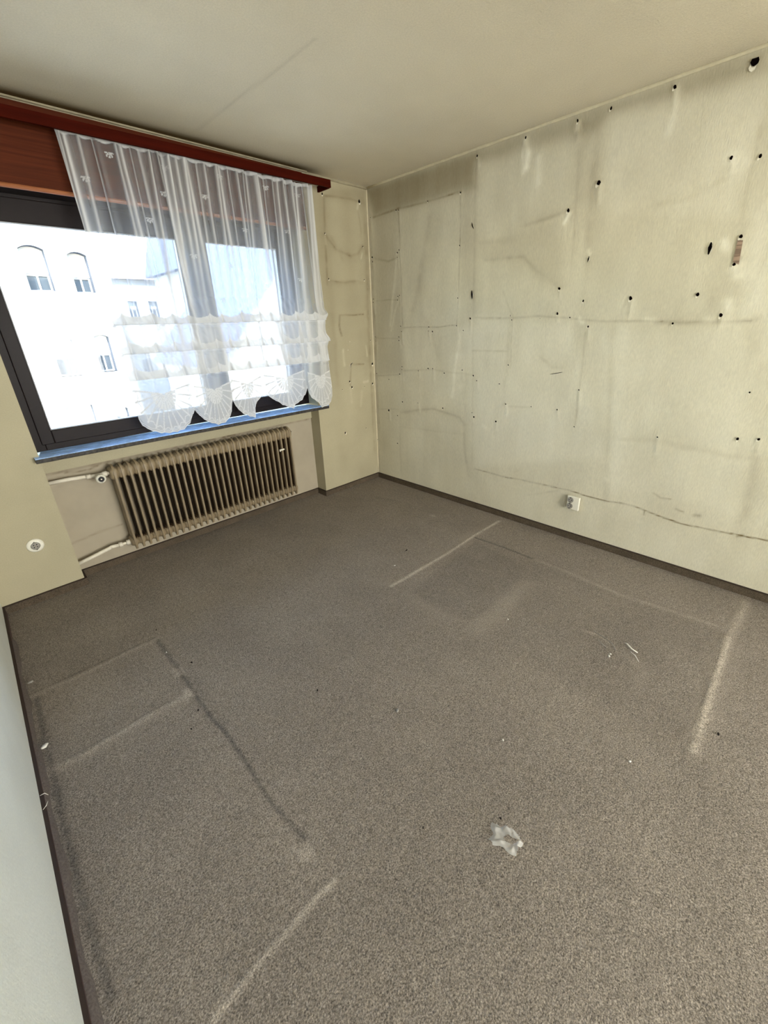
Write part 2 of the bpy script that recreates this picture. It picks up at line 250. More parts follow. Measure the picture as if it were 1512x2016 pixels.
LINES_F=[([(-0.095,-1.48),(-0.399,-1.47),(-0.765,-1.479),(-1.071,-1.468),(-1.296,-1.46)],0.011,0.75),([(-0.241,-1.448),(-0.604,-1.447),(-0.876,-1.435)],0.03,0.1),([(-0.444,-1.491),(-0.431,-1.695),(-0.434,-1.945)],0.009,-0.45),([(-0.434,-1.945),(-0.43,-2.148),(-0.452,-2.313),(-0.463,-2.501),(-0.435,-2.685),(-0.423,-2.823),(-0.407,-2.96)],0.01,0.22),([(-0.079,-3.007),(-0.256,-3.003),(-0.4,-2.99),(-0.573,-2.984)],0.016,0.35),([(-0.479,-2.985),(-0.722,-2.987),(-0.911,-2.99),(-1.077,-2.992),(-1.267,-2.995)],0.017,0.75),([(-0.581,-2.976),(-0.814,-2.974),(-1.029,-2.975)],0.005,-0.4),([(-0.548,-2.987),(-0.904,-2.998),(-1.245,-3.002)],0.035,0.15),([(-2.453,-0.885),(-2.593,-0.876),(-2.786,-0.873),(-2.974,-0.857)],0.009,0.25),([(-2.458,-0.862),(-2.61,-0.853),(-2.801,-0.844),(-2.976,-0.839)],0.004,-0.35),([(-2.455,-0.893),(-2.456,-1.047),(-2.452,-1.183),(-2.454,-1.36),(-2.455,-1.526)],0.012,-0.42),([(-2.455,-1.526),(-2.443,-1.688),(-2.445,-1.859),(-2.452,-2.015),(-2.443,-2.103),(-2.432,-2.197)],0.01,-0.45),([(-2.452,-1.183),(-2.449,-1.404),(-2.45,-1.514),(-2.451,-1.615)],0.03,-0.12),([(-2.503,-1.362),(-2.62,-1.353),(-2.734,-1.351),(-2.839,-1.35),(-2.957,-1.34)],0.016,0.3),([(-2.513,-1.343),(-2.634,-1.334),(-2.748,-1.336),(-2.932,-1.325)],0.004,-0.35),([(-2.433,-2.348),(-2.496,-2.34),(-2.564,-2.342),(-2.64,-2.341),(-2.712,-2.344),(-2.793,-2.353)],0.0085,0.75),([(-2.443,-2.337),(-2.526,-2.335),(-2.606,-2.334),(-2.693,-2.332),(-2.759,-2.332)],0.012,-0.2),([(-2.753,-2.32),(-2.784,-2.334)],0.01,0.2),([(-2.956,-0.888),(-2.96,-1.114),(-2.963,-1.205),(-2.962,-1.374),(-2.964,-1.541),(-2.963,-1.708),(-2.961,-1.882),(-2.955,-2.058),(-2.955,-2.132)],0.014,-0.38),([(-0.371,-0.348),(-0.302,-0.609),(-0.285,-1.005)],0.012,0.06),([(-0.397,-0.41),(-0.313,-0.682)],0.02,-0.06),([(-0.541,-1.029),(-0.233,-1.018)],0.02,0.05),([(-0.364,-1.004),(-0.357,-1.041)],0.012,0.3),([(-1.293,-1.583),(-1.299,-1.782),(-1.274,-1.903)],0.03,0.08),([(-1.265,-2.059),(-1.042,-2.06),(-0.721,-2.058)],0.035,0.14),([(-0.661,-0.892),(-0.829,-1.304)],0.02,0.04),([(-1.409,-2.815),(-1.422,-2.845),(-1.444,-2.876)],0.06,0.1),([(-1.161,-3.031),(-1.07,-3.155)],0.03,-0.04),([(-1.361,-1.277),(-1.302,-1.422)],0.03,0.08),([(-2.768,-2.169),(-2.757,-2.208)],0.02,0.05),([(-3.007,-2.043),(-2.831,-2.046)],0.01,0.07),([(-2.931,-1.145),(-2.581,-1.225)],0.012,0.06),([(-2.93,-1.079),(-2.911,-1.064)],0.02,0.05),([(-0.926,-2.68),(-0.991,-2.745),(-1.129,-2.76)],0.02,0.12),([(-0.903,-2.46),(-0.882,-2.526),(-0.913,-2.597)],0.006,0.3)]
POLYS_F=[([(-0.488,-1.521),(-0.568,-1.978),(-1.09,-2.009),(-1.217,-1.995),(-1.284,-1.911),(-1.254,-1.589)],-0.1),([(-2.472,-1.162),(-2.436,-1.178),(-2.441,-1.23),(-2.48,-1.224)],0.35),([(-2.483,-1.32),(-2.45,-1.339),(-2.453,-1.392),(-2.49,-1.375)],0.38),([(-2.471,-2.199),(-2.431,-2.218),(-2.432,-2.258),(-2.474,-2.248)],0.28),([(-0.48,-1.986),(-0.455,-2.957),(-1.241,-3.006),(-1.306,-2.718),(-1.259,-2.175)],-0.05),([(-2.969,-0.874),(-2.467,-0.891),(-2.432,-2.197),(-2.437,-2.346),(-2.795,-2.357),(-2.988,-2.161)],0.05),([(-0.118,-1.508),(-0.055,-3.0),(-0.394,-2.969),(-0.404,-1.929),(-0.392,-1.478)],0.03)]

# ------------------------------------------------------------------ floor
XL, YF, H = -3.0, -4.05, 2.5
def smooth_tint(T, warm=(1., .93, .80), power=1.0):
    """negative stain -> brownish darkening, positive -> greyish lightening"""
    neg = np.clip(-T, 0, .95)[..., None]; pos = np.clip(T, 0, 2)[..., None]
    w = np.array([.88, 1.0, 1.22]); p = np.array([1.0, 1.0, 1.02])
    return (1-neg*w)*(1+pos*p)

x = np.arange(XL, .0001, .0062); y = np.arange(-.0+.13, YF-.001, -.0062)
X, Y = np.meshgrid(x, y, indexing='ij')
T, Hh = tone_field(X, Y, [(p, w*(.62 if w < .02 else 1), a*.95) if a < 0 else (p, w*(.74 if a > .5 else 1), a) for p, w, a in LINES_F], [(p, a*1.5 if a > .1 else a) for p, a in POLYS_F], .005, .0008, .25)
T += .03*noise2(X*3, Y*3, 21)+.02*noise2(X*8, Y*8, 22)
tone = (1-np.clip(-T, 0, .9)[..., None]*np.array([1., .95, .88]))*(1+np.clip(T, 0, 2)[..., None]*np.array([1, 1.02, 1.0]))
Z = Hh*1.6+.0008*noise2(X*60, Y*60, 9)+.0006*noise2(X*120, Y*120, 10)-.001
obj('floor', grid_mesh('floor', np.stack([X, Y, Z], -1), tone, [(XL-.2, .2, YF-.2, .3, -.25, -.02)]), None, [M_carpet], kind='structure')

# ------------------------------------------------------------------ ceiling
x = np.arange(XL, .0001, .015); y = np.arange(0.0, YF-.001, -.015)
X, Y = np.meshgrid(x, y, indexing='ij')
T = np.zeros(X.shape)
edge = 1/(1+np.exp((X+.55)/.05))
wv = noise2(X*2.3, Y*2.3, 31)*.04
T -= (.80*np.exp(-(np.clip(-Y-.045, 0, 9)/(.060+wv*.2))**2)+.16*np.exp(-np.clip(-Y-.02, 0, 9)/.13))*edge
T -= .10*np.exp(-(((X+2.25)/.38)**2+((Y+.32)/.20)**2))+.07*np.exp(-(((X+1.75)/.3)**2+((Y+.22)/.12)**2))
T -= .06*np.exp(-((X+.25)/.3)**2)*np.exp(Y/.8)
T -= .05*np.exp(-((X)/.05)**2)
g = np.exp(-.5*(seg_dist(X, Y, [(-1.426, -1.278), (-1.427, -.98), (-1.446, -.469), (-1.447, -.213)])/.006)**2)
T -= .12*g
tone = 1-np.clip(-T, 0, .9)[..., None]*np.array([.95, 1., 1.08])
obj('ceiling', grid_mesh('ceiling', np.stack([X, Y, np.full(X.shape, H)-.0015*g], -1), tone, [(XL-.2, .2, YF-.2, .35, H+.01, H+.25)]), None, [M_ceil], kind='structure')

# ------------------------------------------------------------------ stained walls
def add_holes(me_ob, holes, tears, plane):
    """small torn nail holes: a dark opening with a curled paper lip, merged into the wall's own mesh"""
    bm = bmesh.new(); bm.from_mesh(me_ob.data)
    rnd = random.Random(5)
    def pt(u, v, d):
        return (-d, u, v) if plane == 'x' else (u, -d, v)
    for (u, v, c) in holes:
        r = .0041*c; n = 9; rot = rnd.uniform(-.6, .1); el = rnd.uniform(1.1, 1.5)
        d0 = .0045
        ring = []
        for k in range(n):
            a = 2*math.pi*k/n; rr = r*rnd.uniform(.75, 1.15)
            du, dv = rr*math.cos(a), rr*el*math.sin(a)
            ring.append((u+du*math.cos(rot)-dv*math.sin(rot), v+du*math.sin(rot)+dv*math.cos(rot)))
        f = bm.faces.new([bm.verts.new(pt(a, b, d0)) for a, b in ring]); f.material_index = 1
        # curled lip on the lower side
        a0 = rnd.uniform(-2.6, -1.9); a1 = a0+rnd.uniform(1.6, 2.6)
        A = []; B = []
        for k in range(6):
            a = a0+(a1-a0)*k/5; w = .9+1.1*math.sin(math.pi*k/5)*rnd.uniform(.7, 1.1)
            A.append(bm.verts.new(pt(u+r*math.cos(a), v+r*el*math.sin(a), d0+.0006)))
            B.append(bm.verts.new(pt(u+r*w*math.cos(a), v+r*el*w*math.sin(a), d0+.0002+.0012*(k % 2))))
        for k in range(5):
            f = bm.faces.new((A[k], A[k+1], B[k+1], B[k])); f.material_index = 2
    for t in tears:
        n = len(t); big = .0075 if n == 2 and abs(t[0][1]-t[1][1]) > .045 else .0035
        if n == 2 and abs(t[0][1]-t[1][1]) < .03: big = .0016
        L = []; R = []
        for i in range(9):
            s = i/8*(n-1); k = min(int(s), n-2); f_ = s-k
            u = t[k][0]*(1-f_)+t[k+1][0]*f_; v = t[k][1]*(1-f_)+t[k+1][1]*f_
            w = big*math.sin(math.pi*min(1, i/8*.92+.08))**.8*rnd.uniform(.8, 1.1)+.0004
            du, dv = t[-1][0]-t[0][0], t[-1][1]-t[0][1]; q = math.hypot(du, dv)
            pu, pv = -dv/q, du/q
            L.append((u+pu*w, v+pv*w)); R.append((u-pu*w, v-pv*w))
        vl = [bm.verts.new(pt(a, b, .0046)) for a, b in L]; vr = [bm.verts.new(pt(a, b, .0046)) for a, b in R]
        for k in range(8):
            f = bm.faces.new((vl[k], vl[k+1], vr[k+1], vr[k])); f.material_index = 1
        vo = [bm.verts.new(pt(a-.006*math.sin(math.pi*i/8), b-.002, .0062)) for i, (a, b) in enumerate(R)]
        vi = [bm.verts.new(pt(a, b, .0050)) for a, b in R]
        for k in range(8):
            f = bm.faces.new((vi[k], vi[k+1], vo[k+1], vo[k])); f.material_index = 2
    # verts of the new faces need a tone of 1
    lay = bm.verts.layers.float_color.get('tone')
    bm.verts.ensure_lookup_table()
    for v in bm.verts:
        if v[lay][3] == 0 or (v[lay][0] == 0 and v[lay][1] == 0): v[lay] = (1, 1, 1, 1)
    bm.to_mesh(me_ob.data); bm.free()

def relief(U, V, seed, amp):
    r = amp*(.6*noise2(U*3.1, V*2.2, seed)+.35*noise2(U*7.3+V*1.5, V*4.1, seed+1)+.18*noise2(U*15, V*7+U*3, seed+2))
    return r

def warm_tone(T):
    neg = np.clip(-T, 0, .97)[..., None]; pos = np.clip(T, 0, 1)[..., None]
    return (1-neg*np.array([.92, 1.0, 1.12]))*(1+pos*np.array([.85, .95, 1.25]))

y = np.arange(0.0, YF-.001, -.0065); z = np.arange(0, H+.001, .0065)
U, V = np.meshgrid(y, z, indexing='ij')
T, Hh = tone_field(U, V, [(p, w if w > .0061 else w*(.62 if a < -.27 else .8), a*(1.25 if w > .009 else 1.0)) for p, w, a in LINES_R]
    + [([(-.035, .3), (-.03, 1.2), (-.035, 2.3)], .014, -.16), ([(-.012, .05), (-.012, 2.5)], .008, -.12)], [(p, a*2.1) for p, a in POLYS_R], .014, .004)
T += .11*np.exp(-(((U+.85)/.45)**2+((V-1.0)/.42)**2))+.05*np.exp(-(((U+1.5)/.4)**2+((V-.75)/.3)**2))+.07*np.exp(-(((U+2.75)/.25)**2+((V-1.35)/.5)**2))  # pale cool patches: window daylight on the wall painted into the tone
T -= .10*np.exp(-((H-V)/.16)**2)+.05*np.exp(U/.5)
T += .05*noise2(U*3.3, V*2.1, 41)+.035*noise2(U*9, V*5, 42)+.014*noise2(U*60, V*5, 43)+.02*noise2(U*22, V*3, 44)
# creases pulled towards some of the nail holes: raised, with a lit streak painted in
for i, (u, v, c) in enumerate(HOLES_R):
    if i % 2: 
        d = seg_dist(U, V, [(u-.004, v-.008), (u-.012, v-.05-.02*(i % 3))])
        Hh += .0016*np.exp(-.5*(d/.009)**2); T += .06*np.exp(-.5*(d/.008)**2)
R = relief(U, V, 50, .0042)+Hh*1.6
R *= np.clip(V/.25, 0, 1)
R = np.clip(R, -.004, .0042)
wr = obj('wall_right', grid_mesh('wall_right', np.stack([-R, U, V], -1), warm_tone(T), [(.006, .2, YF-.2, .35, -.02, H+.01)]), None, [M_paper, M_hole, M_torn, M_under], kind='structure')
add_holes(wr, HOLES_R, TEARS_R, 'x')
bm = bmesh.new(); bm.from_mesh(wr.data)
f = bm.faces.new([bm.verts.new((-.0047, a, b)) for a, b in PATCH]); f.material_index = 3
lay = bm.verts.layers.float_color.get('tone')
for v in f.verts: v[lay] = (1, 1, 1, 1)
bm.to_mesh(wr.data); bm.free()

# window wall: piers, niche behind the radiator, strip above the window
XR_, XLP, DN = -.678, -2.599, .128
x = np.arange(XR_, .0001, .0055); z = np.arange(0, H+.001, .0055)
U, V = np.meshgrid(x, z, indexing='ij')
T, Hh = tone_field(U, V, [(p, w, a*1.3) for p, w, a in LINES_P]+[([(-.045, .3), (-.05, 1.2), (-.04, 2.3)], .018, -.15)], [(p, a*1.5) for p, a in POLYS_P], .012, .006)
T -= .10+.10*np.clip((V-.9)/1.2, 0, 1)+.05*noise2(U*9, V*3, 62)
T += .02*noise2(U*5, V*4, 61)
R = np.clip(.0022+relief(U, V, 70, .0032)+Hh*1.5, .0002, .0045)*np.clip(V/.3, .1, 1)*np.clip((U-XR_)/.05, 0, 1)+.0006*((U-XR_) > .004)
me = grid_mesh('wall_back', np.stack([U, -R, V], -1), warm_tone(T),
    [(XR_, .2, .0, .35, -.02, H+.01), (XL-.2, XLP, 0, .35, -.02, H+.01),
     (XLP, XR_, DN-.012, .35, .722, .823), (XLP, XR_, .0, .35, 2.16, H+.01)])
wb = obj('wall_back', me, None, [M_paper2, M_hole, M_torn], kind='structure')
add_holes(wb, HOLES_P, TEARS_P, 'y')
# niche back with a few hairline cracks and a broad darker band near its top
x = np.arange(XLP, XR_+.005, .01); z = np.arange(0, .73, .01)
U, V = np.meshgrid(x, z, indexing='ij')
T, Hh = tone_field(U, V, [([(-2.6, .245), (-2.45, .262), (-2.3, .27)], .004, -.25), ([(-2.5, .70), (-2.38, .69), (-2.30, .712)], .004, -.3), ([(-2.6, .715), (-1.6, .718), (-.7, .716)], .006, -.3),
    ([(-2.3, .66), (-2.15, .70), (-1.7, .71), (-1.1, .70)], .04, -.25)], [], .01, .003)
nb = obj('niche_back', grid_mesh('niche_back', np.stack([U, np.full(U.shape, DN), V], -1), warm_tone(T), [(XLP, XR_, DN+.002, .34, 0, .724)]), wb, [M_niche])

# left wall (stops short of nothing: one solid slab) and the wall behind the camera with an opening and hallway added for the fill light
box('wall_left', XL-.2, XL, YF-.2, .35, -.02, H+.01, M_left, kind='structure')
bm = bmesh.new()
for b in ((XL-.2, -2.7, YF-.2, YF, -.02, H), (-.4, .2, YF-.2, YF, -.02, H), (-2.7, -.4, YF-.2, YF, 2.3, H), (-2.7, -.4, YF-3.6, YF-3.4, -.02, H),
          (-2.9, -2.7, YF-3.6, YF-.2, -.02, H), (-.4, -.2, YF-3.6, YF-.2, -.02, H), (-2.9, -.2, YF-3.6, YF-.2, H-.1, H), (-2.9, -.2, YF-3.6, YF-.2, -.15, -.02)):
    bm_box(bm, *b)
obj('wall_front_and_added_hallway', bm_mesh(bm), None, [M_left], kind='structure')

# cornice beads and corner bead
def bead(name, p0, p1, r, m_):
    bm = bmesh.new(); n = 24
    P0, P1 = Vector(p0), Vector(p1)
    bm_tube(bm, [P0.lerp(P1, k/n)+Vector((0, 0, 0)) for k in range(n+1)], [r*(1+.08*math.sin(k*2.1)) for k in range(n+1)], 12)
    return obj(name, bm_mesh(bm), None, [m_], True, kind='structure')
M_bead = mat('painted_bead', lin(204, 194, 164), .7, vary=[((30, 30, 30), .93, 1.05)])
bead('trim_1', (-.003, 0, H-.004), (-.003, YF, H-.004), .009, M_bead)
M_bead2 = mat('grimy_painted_bead', lin(158, 148, 122), .75, vary=[((9, 9, 9), .8, 1.1)])
bead('trim_2', (XL, -.004, H-.005), (0, -.004, H-.005), .012, M_bead2)
bead('trim_4', (XL, -.024, H-.001), (-.6, -.024, H-.001), .007, M_bead2)
bead('trim_3', (-.002, -.002, .05), (-.002, -.002, H), .0065, M_bead)

# skirting: carpet strip with a dark top edge
def skirting(name, segs, m1, m2, hgt=.049, t=.012):
    bm = bmesh.new()
    for (x0, x1, y0, y1) in segs:
        bm_box(bm, x0, x1, y0, y1, -.003, hgt-.004, 0); 
        gx = .0015
        bm_box(bm, x0-gx*(x1 < 0 and x1-x0 < .05), x1+gx*(x0 > -3.1 and x1-x0 < .05), y0-gx*(y1-y0 < .05), y1, hgt-.004, hgt, 1)
    return obj(name, bm_mesh(bm), None, [m1, m2], kind='structure')
skirting('baseboard_right', [(-.012, 0, YF, 0)], M_base, M_cap)
skirting('baseboard_back', [(XR_, -.012, -.012, 0), (XR_-.012, XR_, -.012, DN-.012), (XLP, XR_, DN-.012, DN), (XLP, XLP+.012, -.012, DN-.012), (XL, XLP, -.012, 0)], M_base, M_cap)
bl = skirting('baseboard_left', [(XL, XL+.009, YF, -.012)], M_purple, M_cap)
M_strip = mat('grey_carpet_edge', lin(100, 90, 84), .95, bump=[((200, 200, 200), .6, .003)], vary=[((160, 160, 160), .75, 1.2)])
bm = bmesh.new(); n = 60
prev = None
for k in range(n+1):
    yy = -.35+(YF+.35)*k/n; w = .006+.0035*math.sin(k*.9)+.002*math.sin(k*2.3)+.004*k/n
    a = [bm.verts.new((XL+.009, yy, .026)), bm.verts.new((XL+.009+w, yy, .022)), bm.verts.new((XL+.012+w*1.3, yy, -.002))]
    if prev:
        for i in range(2): bm.faces.new((prev[i], prev[i+1], a[i+1], a[i]))
    prev = a
obj('carpet_edge', bm_mesh(bm), bl, [M_strip], True, label='frayed grey carpet edge turned up along the skirting')

# ------------------------------------------------------------------ window
win = empty('window_1', (-1.64, .13, .85), kind='structure')
def frame_mesh(rects, holes, y0, y1, bevel=.003):
    """rectangular frame: outer rect minus the opening, as four boxes"""
    bm = bmesh.new()
    for (x0, x1, z0, z1), (a0, a1, c0, c1) in zip(rects, holes):
        for b in ((x0, a0, z0, z1), (a1, x1, z0, z1), (a0, a1, z0, c0), (a0, a1, c1, z1)):
            vs = bm_box(bm, b[0]+1.64, b[1]+1.64, y0-.13, y1-.13, b[2]-.85, b[3]-.85)
    me = bm_mesh(bm, 'frame', bevel); return me
ZT = 2.16; GB, GT = .966, 2.016
fr = obj('window_frame', frame_mesh([(XLP, XR_, .85, ZT)], [(XLP+.055, XR_-.055, .905, ZT-.055)], .128, .20), win, [M_frame])
# post between the two sashes belongs to the frame
bm = bmesh.new(); bm_box(bm, -1.49+1.64, -1.442+1.64, .0, .07, .05, ZT-.9)
obj('mullion', bm_mesh(bm, 'm', .002), win, [M_frame])
for (a0, a1, g0, g1) in ((XLP+.040, -1.478, -2.497, -1.560), (-1.454, XR_-.04, -1.372, -.838)):
    s_ = obj('sash', frame_mesh([(a0, a1, .888, ZT-.035)], [(g0, g1, GB, GT)], .116, .185, .004), win, [M_frame])
    obj('glazing_bead', frame_mesh([(g0-.001, g1+.001, GB-.001, GT+.001)], [(g0+.005, g1-.005, GB+.005, GT-.005)], .121, .150, .001), s_, [M_gasket]).location = (0, 0, 0)
    G = bpy.data.materials.new('window_glass'); G.use_nodes = True
    N = G.node_tree.nodes; L = G.node_tree.links; N.clear()
    o_ = N.new('ShaderNodeOutputMaterial'); mx = N.new('ShaderNodeMixShader'); tr = N.new('ShaderNodeBsdfTransparent'); gl = N.new('ShaderNodeBsdfGlossy')
    gl.inputs['Roughness'].default_value = .02; tr.inputs[0].default_value = (.96, .98, .97, 1); fz = N.new('ShaderNodeFresnel'); fz.inputs[0].default_value = 1.3
    L.new(fz.outputs[0], mx.inputs[0]); L.new(tr.outputs[0], mx.inputs[1]); L.new(gl.outputs[0], mx.inputs[2]); L.new(mx.outputs[0], o_.inputs[0])
    bm = bmesh.new(); bm_box(bm, g0-.01+1.64, g1+.01+1.64, .020, .024, GB-.86, GT-.84)
    obj('pane', bm_mesh(bm), s_, [G])
# marble sill, its front edge chipped and dark
SZ = .853
bm = bmesh.new(); o0 = win.location
n = 90
top = []; 
rnd = random.Random(3)
xs = [-2.622+(-.600+2.622)*k/n for k in range(n+1)]
for k, xx in enumerate(xs):
    zt = SZ-.022*0-.012*(k/n)            # the slab sags slightly to the right
    yf = -.052+rnd.uniform(-.0012, .0012)
    yb = .13 if XLP <= xx <= XR_ else -.0005
    ring = [(xx, yb, zt), (xx, yf+.003, zt), (xx, yf, zt-.004), (xx, yf+rnd.uniform(0, .002), zt-.024), (xx, yf+.004, zt-.028), (xx, yb, zt-.028)]
    top.append([bm.verts.new(Vector(p)-o0) for p in ring])
for A, B in zip(top, top[1:]):
    for i in range(6):
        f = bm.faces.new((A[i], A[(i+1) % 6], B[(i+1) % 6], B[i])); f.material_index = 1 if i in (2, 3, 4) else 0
bm.faces.new(top[0]).material_index = 1; bm.faces.new(top[-1][::-1]).material_index = 1
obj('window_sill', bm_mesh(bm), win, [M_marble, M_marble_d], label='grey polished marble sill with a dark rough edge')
# shutter box panel and its lip (part of the window fittings)
pn = empty('shutter_box', (-1.64, 0, 2.14), label='red brown shutter box panel above the window with a shiny copper lower edge', category='shutter box')
box('panel', -2.64, -.639, -.020, -.0055, 2.155, H-.012, M_panel, pn, .002)
bm = bmesh.new(); bm_tube(bm, [(-1.0, -.0165, .006), (0, -.0165, .006), (1.001, -.0165, .006)], .0105, 14)
M_lip = mat('copper_lip', lin(168, 104, 66), .28, vary=[((3, 60, 60), .85, 1.1)], spec=.6)
obj('lower_lip', bm_mesh(bm), pn, [M_lip], True, label='shiny copper coloured lower lip')
box('shutter_box_underside', -2.598, -.679, .002, .127, 2.142, 2.159, M_frame, win)  # underside of the shutter box, parented to the window

# ------------------------------------------------------------------ curtain valance
va = empty('curtain_valance', (-1.74, -.14, 2.40), label='long narrow mahogany coloured curtain valance under the ceiling above the window', category='valance')
def zbv(xx): return 2.374+.0115*(xx+2.3)
bm = bmesh.new()
xs = [-2.985, -2.3, -1.5, -.487]; rows = []
for xx in xs:
    zb = zbv(xx); zt = zb+.0475
    rows.append([bm.verts.new(Vector(p)-va.location) for p in ((xx, -.150, zb), (xx, -.150, zt), (xx, -.134, zt), (xx, -.134, zb))])
for A, B in zip(rows, rows[1:]):
    for i in range(4): bm.faces.new((A[i], A[(i+1) % 4], B[(i+1) % 4], B[i]))
bm.faces.new(rows[0]); bm.faces.new(rows[-1])
obj('front_board', bm_mesh(bm, 'b', .0012), va, [M_val])
zz = zbv(-.487)
box('return_board', -.502, -.487, -.134, -.001, zz-.002, zz+.046, M_val, va, .001)
bm = bmesh.new(); bm_box(bm, -2.97+1.74, -.52+1.74, .026, .050, .016, .028); bm_box(bm, -2.97+1.74, -.52+1.74, .05, .137, .022, .030)
obj('curtain_rail', bm_mesh(bm, 'r', .001), va, [mat('white_rail', lin(190, 182, 168), .5)])

# ------------------------------------------------------------------ lace curtain
BOT = [(-2.079, .985), (-2.070, .945), (-2.045, .912), (-1.99, .880), (-1.941, .868), (-1.88, .866), (-1.839, .872), (-1.79, .905), (-1.765, .945), (-1.741, .990),
       (-1.72, .945), (-1.671, .893), (-1.605, .860), (-1.56, .866), (-1.52, .885), (-1.487, .935), (-1.478, .98), (-1.467, 1.016), (-1.455, .975), (-1.437, .935), (-1.40, .898),
       (-1.35, .872), (-1.316, .860), (-1.308, .93), (-1.29, .975), (-1.255, 1.008), (-1.222, 1.020), (-1.19, 1.005), (-1.144, .972), (-1.085, .922), (-1.03, .892),
       (-.988, .876), (-.975, .90), (-.90, .928), (-.86, .975), (-.841, 1.023), (-.825, .972), (-.79, .925), (-.738, .886), (-.711, .842), (-.68, .842), (-.635, .852), (-.61, .88), (-.595, .92)]
SHELLS = [(-1.907, 1.120, .17, .25), (-1.585, 1.105, .135, .24), (-1.345, 1.115, .115, .24), (-1.03, 1.120, .18, .24), (-.70, 1.10, .12, .24)]
ZT_C = 2.398
bands = [1.520, 1.362, 1.213]
zs = list(np.arange(1.10, ZT_C, .0036)) + [ZT_C]
for zb in bands: zs += [zb-.0012, zb+.0004]
zs = sorted(zs)
low = list(np.linspace(0, 1, 74))[:-1]
nx = 430
uu = np.linspace(0, 1, nx)
top_x = -2.112+(1.487)*uu
bx = np.array([p[0] for p in BOT]); bz = np.array([p[1] for p in BOT])
rows = []
for w in low: rows.append(('l', w))
for z_ in zs: rows.append(('z', z_))
nz = len(rows)
Pc = np.zeros((nx, nz, 3)); A = np.zeros((nx, nz))
x_low = -2.079+1.484*uu
zbot = np.interp(x_low, bx, bz)
